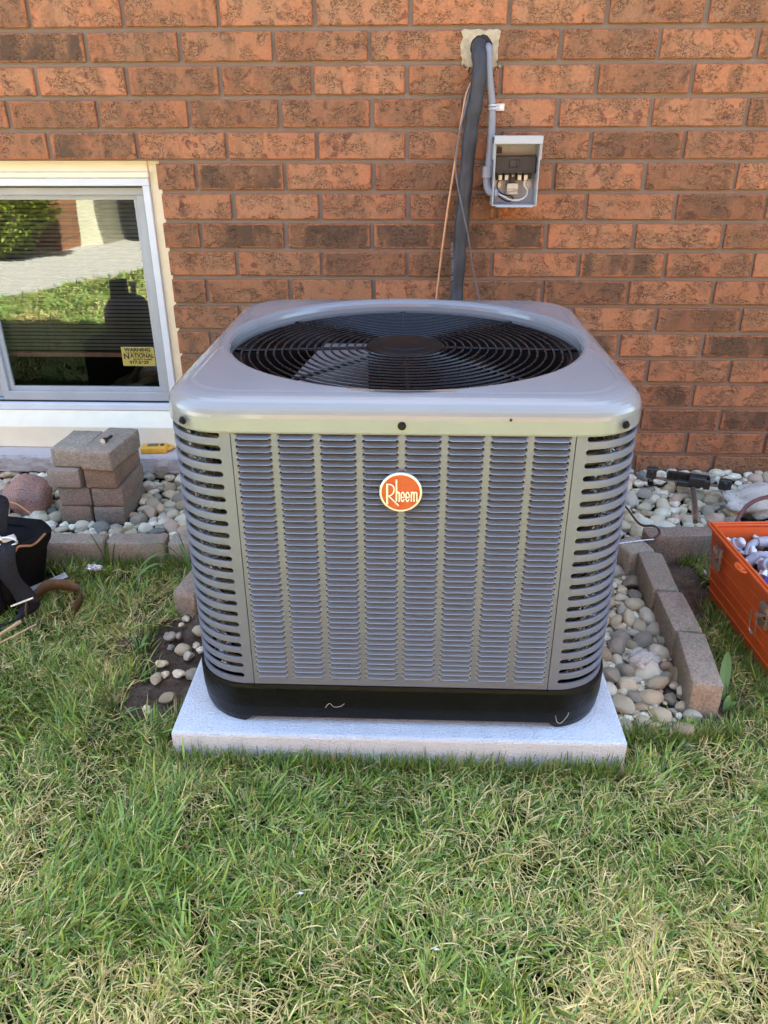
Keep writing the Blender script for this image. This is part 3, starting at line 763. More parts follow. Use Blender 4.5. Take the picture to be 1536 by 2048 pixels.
# badge
bd = put('badge', G().lathe([(.0335, 0), (.0335, .003), (.032, .0045), (.0305, .0045), (.0300, .003)], (-.0155, UY - H - .0055, .509), 48, (0, -1, 0), cap=True), 'badge_cream', ac, True)
put('badge_face', G().lathe([(.0302, .0), (.0302, .0034), (.015, .0042), (.001, .0045)], (-.0155, UY - H - .0055, .509), 48, (0, -1, 0)), 'badge_red', bd, True)
KX = .0335 / 515
def letter(paths):
    g = G()
    for pts, wd in paths:
        P = [(-.0155 + (x - 785) * KX, UY - H - .0106, .509 - (y - 775) * KX * 1.06) for x, y in pts]
        if len(P) > 2: P = smooth_path(P, 4)
        g.tube(P, wd * KX / 2, 6)
    return put('letter', g, 'badge_cream', bd, True)
letter([([(460, 548), (460, 1060)], 54), ([(450, 562), (540, 568), (605, 615), (628, 695), (600, 785), (540, 838), (490, 852)], 36), ([(500, 856), (735, 1095)], 44)])
letter([([(683, 440), (683, 985)], 44), ([(690, 800), (705, 757), (735, 757), (750, 800), (750, 990)], 40)])
for dx in (0, 118): letter([([(800 + dx, 878), (868 + dx, 878), (870 + dx, 815), (833 + dx, 752), (800 + dx, 800), (795 + dx, 870), (803 + dx, 950), (835 + dx, 985), (872 + dx, 920)], 36)])
letter([([(1043, 745), (1043, 985)], 38), ([(1043, 800), (1060, 757), (1090, 757), (1105, 795), (1105, 985)], 36), ([(1105, 800), (1125, 757), (1155, 757), (1172, 795), (1172, 980)], 36)])
# two dry straws lying against the base

# ------------------------------------------------------------------ pipes, wires and the switch box on the wall
pt = thing('sealing_patch', 'rough beige mortar patch around the pipe hole high on the wall', 'mortar patch', (.165, 0, 1.16))
og = G(); n = 40; out_, inn = [], []
hc = Vector((.170, 0, 1.203))
for k in range(n):
    a = 2 * PI * k / n; c_, s_ = math.cos(a), math.sin(a); m_ = max(abs(c_) / .049, abs(s_) / .041); rr = 1 / m_ * (1 + .22 * noise.noise(Vector((c_ * 2.2, s_ * 2.2, 4))) + .14 * noise.noise(Vector((c_ * 8, s_ * 8, 1))))
    out_.append((hc.x - .003 + rr * c_, -.004, hc.z - .002 + rr * s_)); ri_ = .028 + .003 * noise.noise(Vector((c_ * 4, s_ * 4, 8))); inn.append((hc.x + ri_ * c_ * 1.05, -.006, hc.z + ri_ * s_))
og.strip(out_, inn, True); og.strip([(p[0], .012, p[2]) for p in out_], out_, True); og.strip(inn, [(p[0], .05, p[2]) for p in inn], True)
put('mortar', og, 'foam', pt, True, angle=35)
put('hole', G().lathe([(.030, 0), (.030, .002)], (hc.x, -.0025, hc.z), 24, (0, -1, 0)), 'dark_gap', pt)  # flat black disc painted as the darkness of the opening
bits = G()
for k in range(22):
    x = random.uniform(.118, .222); z = 1.160 + random.uniform(-.010, .006); s_ = random.uniform(.0015, .0045)
    bits.obox(Matrix.Translation((x, -.004, z)) @ Matrix.Rotation(random.uniform(0, 3), 4, 'Y'), s_ * 1.5, .006, s_)
o = put('crumbs', bits, 'foam', pt); o['kind'] = 'stuff'

pp = smooth_path([(.170, .06, 1.205), (.165, .0, 1.205), (.162, -.035, 1.190), (.165, -.048, 1.145), (.158, -.048, 1.075), (.148, -.046, 1.0), (.142, -.045, .895), (.136, -.045, .79), (.130, -.05, .68), (.127, -.06, .56), (.125, -.11, .44), (.123, -.25, .36), (.12, -.45, .34), (.118, -.55, .34)], 7)
pl = thing('insulated_pipe', 'thick black foam-insulated pipe running down the wall behind the unit', 'pipe', (.127, -.06, .30))
put('sleeve', G().tube(pp, [.0195 + .0012 * math.sin(i * .9) for i in range(len(pp))], 18), 'rubber', pl, True)
text('lettering', 'GULF FLEX  3/4  OIL&GAS  TH  25-50', .0100, (.1125, -.0655, .640), (PI / 2, -PI / 2 - .05, 0), 'pipe_print', pl, width=1.0)
tag(put('copper_line', G().tube(smooth_path([(.152, -.012, 1.13), (.134, -.022, 1.09), (.123, -.026, 1.02), (.108, -.027, .907), (.094, -.027, .803), (.079, -.027, .666), (.068, -.03, .543), (.062, -.06, .42)], 6), .0036, 8), 'copper', None, True, loc=(.07, -.05, .42)), 'thin bare copper line hanging on the wall beside the black pipe', 'copper line')
tag(put('thermostat_wire', G().tube(smooth_path([(.150, -.02, 1.12), (.130, -.075, 1.06), (.112, -.085, .971), (.111, -.092, .898), (.133, -.092, .809), (.154, -.088, .73), (.167, -.085, .662), (.191, -.088, .563), (.2, -.1, .45)], 6), .0021, 6), 'wire_grey', None, True, loc=(.19, -.09, .45)), 'thin dark grey wire crossing in front of the black pipe', 'wire')
cp_ = smooth_path([(.188, .05, 1.2), (.187, -.005, 1.202), (.187, -.03, 1.192), (.191, -.038, 1.136), (.203, -.034, 1.067), (.206, -.033, .995), (.204, -.036, .921), (.2, -.042, .893)], 8)
cdt = thing('conduit', 'grey flexible conduit curving from the wall hole to the switch box', 'conduit', (.2, -.04, .84))
put('hose', G().tube(cp_, [.0102 + (.0007 if i % 2 else 0) for i in range(len(cp_))], 14), 'grey_pvc', cdt, True)
put('nut', G().lathe([(.0125, -.028), (.0148, -.027), (.0148, .0), (.0135, .002)], (.2005, -.042, .915), 10, (0.03, .05, 1)), 'grey_pvc', cdt)
put('elbow', G().tube(smooth_path([(.2, -.042, .892), (.2, -.044, .874), (.205, -.048, .857), (.217, -.052, .849), (.232, -.053, .848)], 5), .0108, 12), 'grey_pvc', cdt, True)
put('locknut', G().lathe([(.0165, 0), (.0165, .004)], (.222, -.052, .8485), 16, (1, 0, 0)), 'light_pvc', cdt)
stp = thing('conduit_strap', 'small zinc strap clamping the grey conduit to the brick', 'strap', (.207, -.03, 1.055))
put('band', G().tube([(.207 + .0118 * math.cos(a), -.034 + .0118 * math.sin(a), 1.058) for a in [PI * k / 8 + PI for k in range(9)]], .0028, 6), 'zinc', stp, True)
put('band', G().tube([(.207 + .0118 * math.cos(a), -.034 + .0118 * math.sin(a), 1.066) for a in [PI * k / 8 + PI for k in range(9)]], .0028, 6), 'zinc', stp, True)
put('tab', G().box(.217, .240, -.006, -.002, 1.053, 1.071), 'zinc', stp, bevel=.001)
put('screw', G().lathe([(.006, 0), (.005, .003)], (.231, -.006, 1.062), 8, (0, -1, 0)), 'chrome', stp)

bx0, bx1, bz0, bz1, yb, yf = .2135, .3345, .8195, .985, -.012, -.095
sb = thing('switch_box', 'open grey electrical disconnect box with wires and terminals on the wall', 'electrical box', (.274, -.05, .8195))
bgx = G(); t_ = .0022
bgx.box(bx0, bx1, yb, yb + .003, bz0, bz1); bgx.box(bx0, bx0 + t_, yf, yb, bz0, bz1); bgx.box(bx1 - t_, bx1, yf, yb, bz0, bz1); bgx.box(bx0 + t_, bx1 - t_, yf, yb, bz0, bz0 + t_); bgx.box(bx0 + t_, bx1 - t_, yf, yb, bz1 - t_, bz1)
put('body', bgx, 'box_grey', sb)
put('hood', G().box(bx0 - .004, bx1 + .004, yf - .006, yf - .002, .9735, .9935).box(bx0 - .004, bx1 + .004, yf - .002, -.004, .9895, .9935), 'box_grey', sb, bevel=.001)
put('hinge_plate', G().box(bx0 - .0035, bx0 - .001, yf, yf + .04, .935, .9735).box(bx1 + .001, bx1 + .0035, yf, yf + .04, .935, .9735), 'box_grey', sb)
put('lip', G().box(bx0 + .01, bx1 - .01, yf - .003, yf + .004, bz0 - .003, bz0 - .0003), 'box_grey', sb)
put('switch_block', G().box(bx0 + .006, bx1 - .006, -.062, -.016, .905, .943).box(bx0 + .004, bx1 - .004, -.066, -.016, .901, .906), 'bakelite', sb, bevel=.001)
put('pull_handle', G().box(.257, .284, -.068, -.0625, .917, .934).box(.276, .283, -.071, -.068, .918, .933), 'bakelite', sb, bevel=.0008)
put('side_block', G().box(.222, .238, -.03, -.016, .949, .964).box(.308, .324, -.03, -.016, .884, .899), 'bakelite', sb)
put('knockout_tab', G().lathe([(.013, 0), (.013, .002), (.011, .002), (.011, .001)], (.274, -.0125, .957), 20, (0, -1, 0)), 'box_grey', sb, True)
for x in (.2355, .2525, .2885, .3055):
    bk = put('terminal', G().box(x - .0068, x + .0068, -.050, -.016, .881, .9005), 'bakelite', sb); put('lug', G().box(x - .0048, x + .0048, -.053, -.0502, .8825, .8955), 'brass', bk, bevel=.0006); put('lug_screw', G().lathe([(.0036, 0), (.003, .0018)], (x, -.053, .8885), 10, (0, -1, 0)), 'brass', bk)
put('ground_lug', G().box(.257, .288, -.036, -.016, .8445, .8585).box(.257, .288, -.040, -.016, .8590, .873), 'wire_white', sb, bevel=.0008)
put('spacer', G().box(.266, .279, -.034, -.016, .8735, .900), 'bakelite', sb); put('white_screw', G().lathe([(.004, 0), (.003, .002)], (.272, -.0345, .893), 10, (0, -1, 0)), 'print', sb)
for x in (.232, .318): put('mounting_screw', G().lathe([(.0105, 0), (.0105, .0012), (.005, .0016), (.004, .004)], (x, -.0122, .868), 16, (0, -1, 0)), 'zinc', sb)
put('bushing', G().lathe([(.012, 0), (.012, .008), (.009, .010)], (bx0 + .002, -.052, .8485), 16, (1, 0, 0)), 'light_pvc', sb)
put('wire', G().tube(smooth_path([(.225, -.052, .850), (.245, -.058, .842), (.268, -.058, .832), (.292, -.058, .832), (.309, -.058, .842), (.312, -.056, .856), (.302, -.054, .870), (.3055, -.052, .884)], 6), .0022, 6), 'wire_white', sb, True)
put('wire', G().tube(smooth_path([(.225, -.05, .847), (.245, -.056, .834), (.262, -.056, .828), (.274, -.056, .834), (.268, -.054, .842), (.246, -.05, .846), (.232, -.05, .856), (.228, -.05, .872), (.2345, -.05, .885)], 6), .0022, 6), 'wire_black', sb, True)
put('wire', G().tube(smooth_path([(.225, -.048, .846), (.26, -.045, .839), (.29, -.045, .841), (.300, -.044, .849), (.290, -.042, .855), (.262, -.04, .851), (.250, -.038, .856), (.258, -.036, .862)], 6), .0011, 6), 'copper', sb, True)

# ------------------------------------------------------------------ river stones
def blob(seed, sub, amp, sc=(1, 1, 1), fr=1.3):
    bm = bmesh.new(); bmesh.ops.create_icosphere(bm, subdivisions=sub, radius=1)
    for v in bm.verts:
        p = v.co.copy(); d = 1 + amp * noise.noise(p * fr + Vector((seed * 7.1, seed * 3.3, 1))) + amp * .45 * noise.noise(p * fr * 2.3 + Vector((seed, 5, seed * 2)))
        v.co = Vector((p.x * sc[0], p.y * sc[1], p.z * sc[2])) * d
    return bm
variants = []
for k in range(16):
    bm = blob(k, 3, .24, (1.0, random.uniform(.66, .92), random.uniform(.48, .72)), 1.0); me = bpy.data.meshes.new('pebble'); bm.to_mesh(me); bm.free()
    if k % 5 in (1, 3):                              # broken, flat-sided stones
        for q in range(5):
            d = Vector((random.gauss(0, 1), random.gauss(0, 1), random.gauss(0, 1))).normalized(); cut = random.uniform(.42, .62)
            for v in me.vertices:
                e = v.co.dot(d) - cut
                if e > 0: v.co -= d * e * .92
    me.polygons.foreach_set('use_smooth', [True] * len(me.polygons)); me.materials.append(M['pebble']); me.set_sharp_from_angle(angle=math.radians(32)); variants.append(me)
low = []
for k in range(10):
    bm = blob(k + 40, 3 if k < 8 else 2, .34, (1.0, random.uniform(.7, .9), random.uniform(.5, .72))); bm.verts.ensure_lookup_table(); low.append((np.array([v.co[:] for v in bm.verts]), [[v.index for v in f.verts] for f in bm.faces])); bm.free()
def inside_pad(x, y, m=0.0): return -.433 - m < x < .396 + m and -1.322 - m < y < -.49 + m
def blocked(x, y, r):
    if inside_pad(x, y, r * .4): return True
    if -1.05 < x < -.83 and -.42 < y < -.19: return True
    if (x + 1.16) ** 2 + (y + .32) ** 2 < .055 ** 2: return True
    if .96 < x < 1.2 and -.34 < y < -.17: return True
    return False
def region(x, y):
    if -1.55 < x < 1.7 and -.545 < y < -.012 and not (x < -.66 and y > -.075): return 1
    if .40 < x < .575 and -1.235 < y <= -.50: return 2
    if -.545 < x < -.435 and -1.21 < y < -.80: return 3
    return 0
grid = {}
def clash(x, y, r, k):
    cx, cy = int(x / .05), int(y / .05)
    for i in range(-2, 3):
        for j in range(-2, 3):
            for (a, b, c) in grid.get((cx + i, cy + j), ()):
                if (a - x) ** 2 + (b - y) ** 2 < (k * (r + c)) ** 2: return True
    return False
stones = []
sizes = sorted([random.choice([random.uniform(.0065, .010), random.uniform(.008, .013), random.uniform(.011, .016), random.uniform(.013, .020)] + ([random.uniform(.018, .027)] if random.random() < .35 else [])) for _ in range(26000)], reverse=True)
for r in sizes:
    t = random.random()
    if t < .72: x, y = random.uniform(-1.55, 1.7), random.uniform(-.545, -.012)
    elif t < .93: x, y = random.uniform(.40, .575), random.uniform(-1.235, -.50); r *= random.uniform(.7, 1.05)
    else: x, y = random.uniform(-.545, -.435), random.uniform(-1.21, -.80)
    rg_ = region(x, y)
    if not rg_ or blocked(x, y, r): continue
    if rg_ == 3 and (random.random() < .972 or r > .017): continue
    if rg_ == 2 and y < -1.10 and x > .50 and random.random() < .75: continue
    if clash(x, y, r, .80): continue
    grid.setdefault((int(x / .05), int(y / .05)), []).append((x, y, r)); stones.append((x, y, r, rg_))
def hidden(x, y):                                     # behind the unit as seen in the photograph
    return (y > -.56 and -.52 < x < .46) or abs(x) > 1.30 or (-.42 < x < .40)
stones.sort(key=lambda s: (hidden(s[0], s[1]), -s[2] / (Vector((s[0], s[1], 0)) - CAMP).length))
sm_v, sm_f = [], []; off = 0
for i, (x, y, r, rg_) in enumerate(stones):
    z = GZ + (.012 if rg_ != 3 else .016) + r * .34 + random.uniform(0, .006) + (.012 if (rg_ == 1 and y > -.10) else 0)
    rot = (random.gauss(0, .28), random.gauss(0, .28), random.uniform(0, 6.28))
    if i < 300: inst('pebble', random.choice(variants), bed, (x, y, z), rot, (r * 1.12,) * 3)
    else:
        V, F = random.choice(low[:8]); Rm = np.array(Matrix.Rotation(rot[2], 3, 'Z') @ Matrix.Rotation(rot[0], 3, 'X')); sm_v.append((V * r * 1.1) @ Rm.T + np.array([x, y, z])); sm_f += [tuple(a + off for a in f) for f in F]; off += len(V)
def base_layer(n):
    global off
    for _ in range(n):
        t = random.random(); x, y = (random.uniform(-1.5, 1.6), random.uniform(-.545, -.012)) if t < .8 else (random.uniform(.40, .575), random.uniform(-1.2, -.5))
        if not region(x, y) or blocked(x, y, .01): continue
        if region(x, y) == 2 and y < -1.10 and x > .50 and random.random() < .8: continue
        r = random.uniform(.005, .010); V, F = random.choice(low[8:]); Rm = np.array(Matrix.Rotation(random.uniform(0, 6), 3, 'Z'))
        sm_v.append((V * r) @ Rm.T + np.array([x, y, GZ + .010 + random.uniform(0, .008)])); sm_f.extend([tuple(a + off for a in f) for f in F]); off += len(V)
base_layer(4200)
me = mesh('small_pebbles', np.concatenate(sm_v), sm_f, True); me.materials.append(M['pebble_far'])
o = bpy.data.objects.new('small_pebbles', me); COL.objects.link(o); o.parent = bed; tag(o, kind='stuff')

def boulder(name, label, mat, c, sc, seed, amp=.25, fr=1.3, rz=0.0, smooth=True):
    bm = blob(seed, 4, amp, sc, fr); me = bpy.data.meshes.new(name); bm.to_mesh(me); bm.free(); me.materials.append(M[mat])
    if smooth: me.polygons.foreach_set('use_smooth', [True] * len(me.polygons))
    o = bpy.data.objects.new(name, me); COL.objects.link(o); o.location = c; o.rotation_euler = (0, 0, rz); tag(o, label, 'rock'); return o
boulder('boulder', 'rounded pink granite boulder among the pebbles beside the paver stack', 'granite', (-1.155, -.32, .018), (.072, .07, .066), 3, .16)
boulder('boulder', 'large pale rough limestone rock on the pebbles behind the orange toolbox', 'limestone', (1.075, -.255, .005), (.135, .075, .052), 8, .4, 1.8, .1)
boulder('boulder', 'flat white pitted stone in the pebbles beside the pink edging', 'limestone', (.505, -1.02, -.012), (.036, .032, .018), 5, .3, 2.2, .4)

# ------------------------------------------------------------------ paving bricks: the stack and the edging
def paver(c, dims, rz, mat, label, group, tilt=(0, 0), ch=.006):
    bm = bmesh.new(); bmesh.ops.create_cube(bm, size=1)
    for v in bm.verts: v.co = Vector((v.co.x * dims[0], v.co.y * dims[1], v.co.z * dims[2]))
    bmesh.ops.bevel(bm, geom=bm.edges[:], offset=ch, segments=2, affect='EDGES', profile=.5)
    bmesh.ops.subdivide_edges(bm, edges=[e for e in bm.edges if e.calc_length() > .03], cuts=3, use_grid_fill=True)
    sd = random.uniform(0, 50)
    for v in bm.verts: v.co += v.co.normalized() * (.0022 * noise.noise(v.co * 45 + Vector((sd, 0, 0))) + .0012 * noise.noise(v.co * 130 + Vector((0, sd, 0))))
    me = bpy.data.meshes.new('paving_brick'); bm.to_mesh(me); bm.free(); me.materials.append(M[mat])
    me.polygons.foreach_set('use_smooth', [True] * len(me.polygons)); me.set_sharp_from_angle(angle=math.radians(38))
    o = bpy.data.objects.new('paving_brick', me); COL.objects.link(o); o.location = c; o.rotation_euler = (tilt[0], tilt[1], rz); tag(o, label, 'paving brick', group); return o
GS = 'paving bricks stacked by the window'
lv_z = [-.004, .056, .116, .176]
paver((-.984, -.302, lv_z[0]), (.094, .196, .058), .02, 'pv_brown', 'dark brown paver at the bottom of the stack, beside the slate one', GS)
paver((-.976, -.300, lv_z[1]), (.094, .196, .058), .0, 'pv_red', 'reddish brown paver second from the bottom, boulder side of the stack', GS)
paver((-.992, -.306, lv_z[2]), (.097, .196, .058), -.03, 'pv_pink', 'paver third from the bottom sticking out toward the boulder', GS)
paver((-.974, -.316, lv_z[3]), (.094, .150, .057), -.06, 'pv_grey', 'grey paver on top of the boulder side of the stack', GS)
paver((-.884, -.302, lv_z[0]), (.090, .196, .058), .02, 'pv_slate', 'slate grey paver at the bottom of the stack next to white pebbles', GS)
paver((-.880, -.300, lv_z[1]), (.092, .196, .058), .01, 'pv_red', 'red-faced paver second from the bottom, unit side of the stack', GS)
paver((-.886, -.304, lv_z[2]), (.092, .196, .058), -.03, 'pv_brown', 'brown paver right under the topmost pinkish one', GS)
paver((-.878, -.318, lv_z[3] + .001), (.094, .196, .059), -.10, 'pv_pink', 'topmost pinkish paver carrying the small black socket', GS)
GE = 'paving bricks edging the stone bed'
kz = .0
def kerb(x0, y0, x1, y1, top, wdt, mat, label, h=.10):
    a = Vector((x0, y0, 0)); b = Vector((x1, y1, 0)); d = b - a; paver(((a + b) / 2 + Vector((0, 0, top - h / 2))), (d.length - .003, wdt, h), math.atan2(d.y, d.x), mat, label, GE, (random.uniform(-.02, .02), random.uniform(-.015, .015)), .008)
kerb(-1.01, -.604, -.812, -.602, .036, .058, 'pv_pink', 'pink edging paver between the tool bag and its matching neighbour')
kerb(-.808, -.602, -.648, -.598, .037, .060, 'pv_pink', 'pink edging paver in front of the paver stack, next to the grass tuft')
kerb(-.643, -.596, -.47, -.594, .036, .06, 'pv_grey', 'grey edging paver half hidden behind the unit corner by the grass tuft')
kerb(-1.215, -.606, -1.015, -.604, .034, .06, 'pv_brown', 'brown edging paver behind the black tool bag')
kerb(-.535, -.865, -.500, -.672, .035, .058, 'pv_pink', 'short pinkish edging paver beside the slotted corner and bare soil')
kerb(.575, -.560, .598, -.640, .040, .075, 'pv_grey', 'grey edging paver under the loose cable end')
kerb(.625, -.548, .815, -.538, .052, .055, 'pv_red', 'dull red edging paver standing behind the orange toolbox corner')
kerb(.612, -.645, .603, -.826, .046, .062, 'pv_pink', 'first pinkish edging paver from the wall along the pebble strip', .09)
kerb(.608, -.832, .602, -.998, .048, .062, 'pv_pink', 'middle pinkish edging paver along the pebble strip', .09)
kerb(.605, -1.000, .582, -1.182, .052, .060, 'pv_pink', 'front pinkish edging paver by the lawn with its end face showing', .10)

# ------------------------------------------------------------------ small tools
sk = thing('nut_driver_bit', 'small black socket bit lying on the topmost paver', 'socket bit', (-.880, -.33, .206))
p0, p1 = Vector((-.884, -.352, .2125)), Vector((-.874, -.308, .2125)); ax = (p1 - p0).normalized(); ln = (p1 - p0).length
put('socket', G().lathe([(.0052, 0), (.0075, .0), (.0075, .014), (.0058, .017), (.0045, .022)], p0, 14, ax), 'bakelite', sk, True, angle=30)
put('ring', G().lathe([(.0046, -.0006), (.0078, -.0006), (.0078, .002)], p0, 14, ax), 'brass', sk)
put('shank', G().lathe([(.0042, .022), (.0036, .036), (.0042, .038), (.0042, ln)], p0, 6, ax), 'bakelite', sk)
mt = thing('multimeter', 'yellow clamp multimeter lying on the stone window sill', 'multimeter', (-.85, -.04, .055))
mm = Matrix.Translation((-.848, -.043, .066)) @ Matrix.Rotation(.12, 4, 'Z')
put('body', G().obox(mm, .085, .045, .022), 'yellow', mt, True, bevel=.006, seg=3)
put('jaw', G().tube([mm @ Vector((.036 + .018 * math.cos(a), .006 + .016 * math.sin(a), .0)) for a in [PI * k / 8 - PI / 2 for k in range(9)]], .007, 8), 'yellow', mt, True)
put('screen', G().obox(mm @ Matrix.Translation((-.004, .004, .0115)), .034, .020, .002), 'lcd', mt)
put('dial', G().lathe([(.007, 0), (.006, .004)], mm @ Vector((.026, .0, .011)), 16), 'bakelite', mt)
tag(put('marking_plug', G().lathe([(.004, 0), (.0062, .001), (.0066, .022), (.005, .024)], (-.899, -.008, .061), 12, (.15, 1, .1)), 'redplastic', None, True, loc=(-.899, -.008, .055)), 'small red plastic cap on the window sill behind the yellow meter', 'cap')
tag(put('probe_tip', G().lathe([(.002, 0), (.004, .004), (.0045, .03)], (-.875, -.008, .0600), 8, (1, .25, .02)), 'bakelite', None, True, loc=(-.86, -.008, .055)), 'small black probe lying on the sill behind the yellow meter', 'probe')

# black clamp tool on the stones
bt = thing('tube_bender', 'black hand tool with steel handle lying on the pebbles by the wall', 'hand tool', (.85, -.2, 0))
A_, B_ = Vector((.752, -.125, .030)), Vector((.972, -.195, .030)); dr = (B_ - A_); yaw = math.atan2(dr.y, dr.x)
def tm(t, dz=0.0, dy=0.0): return Matrix.Translation(A_ + dr * t + Vector((0, 0, dz))) @ Matrix.Rotation(yaw, 4, 'Z') @ Matrix.Translation((0, dy, 0))
put('end_block', G().obox(tm(.03, .008), .030, .022, .034).obox(tm(.03, .012), .012, .030, .014), 'bakelite', bt, bevel=.003)
put('end_block', G().obox(tm(.97, .0), .036, .022, .034).obox(tm(.97, .004), .014, .030, .014), 'bakelite', bt, bevel=.003)
put('rail', G().obox(tm(.5, -.008), .215, .010, .006), 'steel', bt)
pn = G(); pn.obox(tm(.50, .020, -.004), .122, .006, .004).obox(tm(.5, -.004, -.004), .122, .006, .004).obox(tm(.5, .008, .004), .122, .003, .026)
for k in range(8): pn.obox(tm(.235 + .53 * k / 7, .008, -.004), .003, .008, .022)
put('ribbed_plate', pn, 'bakelite', bt)
put('grip', G().obox(tm(.62, .004, -.016), .05, .022, .030).obox(tm(.52, -.008, -.014), .07, .02, .018), 'bakelite', bt, bevel=.003)
put('latch', G().obox(tm(.74, .0, -.022), .018, .014, .028), 'bakelite', bt, bevel=.002)
put('handle', G().tube([(.868, -.20, .016), (.850, -.27, .016), (.822, -.36, .022), (.802, -.425, .028), (.795, -.445, .029)], [.0085, .009, .0085, .009, .007], 10), 'steel', bt, True)
tag(put('loose_cable', G().tube(smooth_path([(.46, -.30, .05), (.56, -.305, .032), (.620, -.330, .026), (.643, -.441, .018), (.662, -.505, .045), (.662, -.556, .052), (.640, -.585, .0475)], 6), .0032, 7), 'wire_brown', None, True, loc=(.64, -.5, .0)), 'thin brown cable curving over the pebbles onto the grey edging paver', 'cable')
tag(put('bare_lead', G().tube(smooth_path([(.640, -.585, .0475), (.60, -.592, .0465), (.545, -.598, .040), (.50, -.60, .03)], 5), .0014, 6), 'chrome', None, True, loc=(.6, -.59, .04)), 'short bare silver lead at the end of the brown cable', 'lead')
tag(put('red_hose', G().tube(smooth_path([(1.18, -.36, .10), (1.05, -.38, .088), (.965, -.40, .074), (.925, -.42, .040), (.905, -.45, .002), (.90, -.50, -.02)], 6), .0058, 8), 'wire_red', None, True, loc=(.95, -.42, .0)), 'reddish brown hose looping over the pale rock behind the toolbox', 'hose')

# ------------------------------------------------------------------ orange toolbox with fittings
TB = Matrix.Translation((.712, -.727, 0)) @ Matrix.Rotation(.062, 4, 'Z')       # back-left top corner; local x to the right, -y toward the camera
tb = thing('toolbox', 'open orange plastic toolbox full of grey conduit fittings on the lawn', 'toolbox', (.95, -.95, GZ))
W_, LEN, ZT, ZB, TP = .50, .42, .168, -.022, .020
def tp(x, y, z): return TB @ Vector((x, y, z))
og = G()
def tapered(g, ins, zt, zb, tin):
    a = [tp(ins, -ins, zt), tp(W_ - ins, -ins, zt), tp(W_ - ins, -LEN + ins, zt), tp(ins, -LEN + ins, zt)]
    b = [tp(ins + tin, -ins - tin, zb), tp(W_ - ins - tin, -ins - tin, zb), tp(W_ - ins - tin, -LEN + ins + tin, zb), tp(ins + tin, -LEN + ins + tin, zb)]
    return a, b
a1, b1 = tapered(og, .006, ZT - .004, ZB, TP); a2, b2 = tapered(og, .012, ZT - .004, ZB + .004, TP)
og.strip(a1, b1, True); og.strip(a2, b2, True); og.strip(a1, a2, True); og.add(b1, [(0, 1, 2, 3)]); og.add(b2, [(3, 2, 1, 0)])
put('body', og, 'orange', tb)
rim = G()
def rimring(g, o0, i0, z0, z1):
    for (xa, xb, ya, yb_) in ((-o0, W_ + o0, -i0, o0), (-o0, W_ + o0, -LEN - o0, -LEN + i0), (-o0, i0, -LEN + i0, -i0), (W_ - i0, W_ + o0, -LEN + i0, -i0)):
        v = [tp(x, y, z) for z in (z0, z1) for x, y in ((xa, ya), (xb, ya), (xb, yb_), (xa, yb_))]
        g.add(v, [(0, 3, 2, 1), (4, 5, 6, 7), (0, 1, 5, 4), (1, 2, 6, 5), (2, 3, 7, 6), (3, 0, 4, 7)])
rimring(rim, .004, .010, ZT - .003, ZT + .003); put('rim', rim, 'orange', tb, bevel=.001)
rim2 = G(); rimring(rim2, -.002, .0075, ZT + .0032, ZT + .0075); put('seal_bead', rim2, 'orange', tb, bevel=.001)
for k in range(5):
    z = ZT - .045 - .03 * k; ins = .006 + TP * (ZT - .004 - z) / (ZT - .004 - ZB) - .0012
    put('rib', G().tube([tp(ins, -.02, z), tp(ins, -LEN + .02, z)], .0016, 6), 'orange', tb)
put('hasp', G().tube([tp(-.005 - .013 * max(0, math.sin(a)), -.195 + .020 * math.cos(a), ZT - .004) for a in [PI * k / 10 for k in range(11)]], .003, 6).obox(TB @ Matrix.Translation((-.008, -.195, ZT - .003)), .012, .026, .004), 'orange', tb)
for y in (-.082, -.315):
    la = put('latch', G().obox(TB @ Matrix.Translation((-.004, y, .122)), .008, .032, .056), 'steel', tb, bevel=.002)
    put('hook', G().obox(TB @ Matrix.Translation((-.016, y - .012, .132)), .030, .010, .003).obox(TB @ Matrix.Translation((-.010, y, .142)), .006, .024, .014), 'steel', la)
    bl_ = [tp(-.028, y + .010, .130), tp(-.024, y + .010, .085), tp(-.022, y - .002, .078), tp(-.024, y - .014, .085), tp(-.028, y - .014, .130)]
    put('bail', G().tube(bl_, .0016, 6), 'steel', la)
    put('pin', G().tube([tp(-.012, y - .016, .120), tp(-.012, y + .016, .120)], .003, 8), 'steel', la)
gf = G()
for k in range(700):
    x, y = random.uniform(.03, .45), random.uniform(-.43, -.03); s_ = random.uniform(.004, .010)
    gf.obox(TB @ Matrix.Translation((x, y, .112 + random.uniform(-.01, .022))) @ Matrix.Rotation(random.uniform(0, 3), 4, 'Z') @ Matrix.Rotation(random.uniform(-1, 1), 4, 'X'), s_ * 2.2, s_, s_ * .8)
o = put('loose_fasteners', gf, 'wire_black', None, loc=tp(.2, -.2, .06)); tag(o, 'dark heap of small screws and clips filling the orange toolbox', 'fasteners', kind='stuff')
gf = G()
for k in range(200):
    x, y = random.uniform(.022, .26), random.uniform(-.40, -.03); s_ = random.uniform(.005, .009)
    gf.lathe([(s_ * .6, 0), (s_, .001), (s_, s_ * 1.3), (s_ * .7, s_ * 1.4), (s_ * .65, s_ * 2.2)], tp(x, y, .128 + random.uniform(-.006, .012)), 10, (random.gauss(0, 1), random.gauss(0, 1), random.uniform(0, 1)))
o = put('loose_fittings', gf, 'zinc', None, True, loc=tp(.2, -.2, .1)); tag(o, 'scatter of small zinc fittings lying over the dark toolbox contents', 'fittings', kind='stuff')
FG = 'fittings in the orange toolbox'
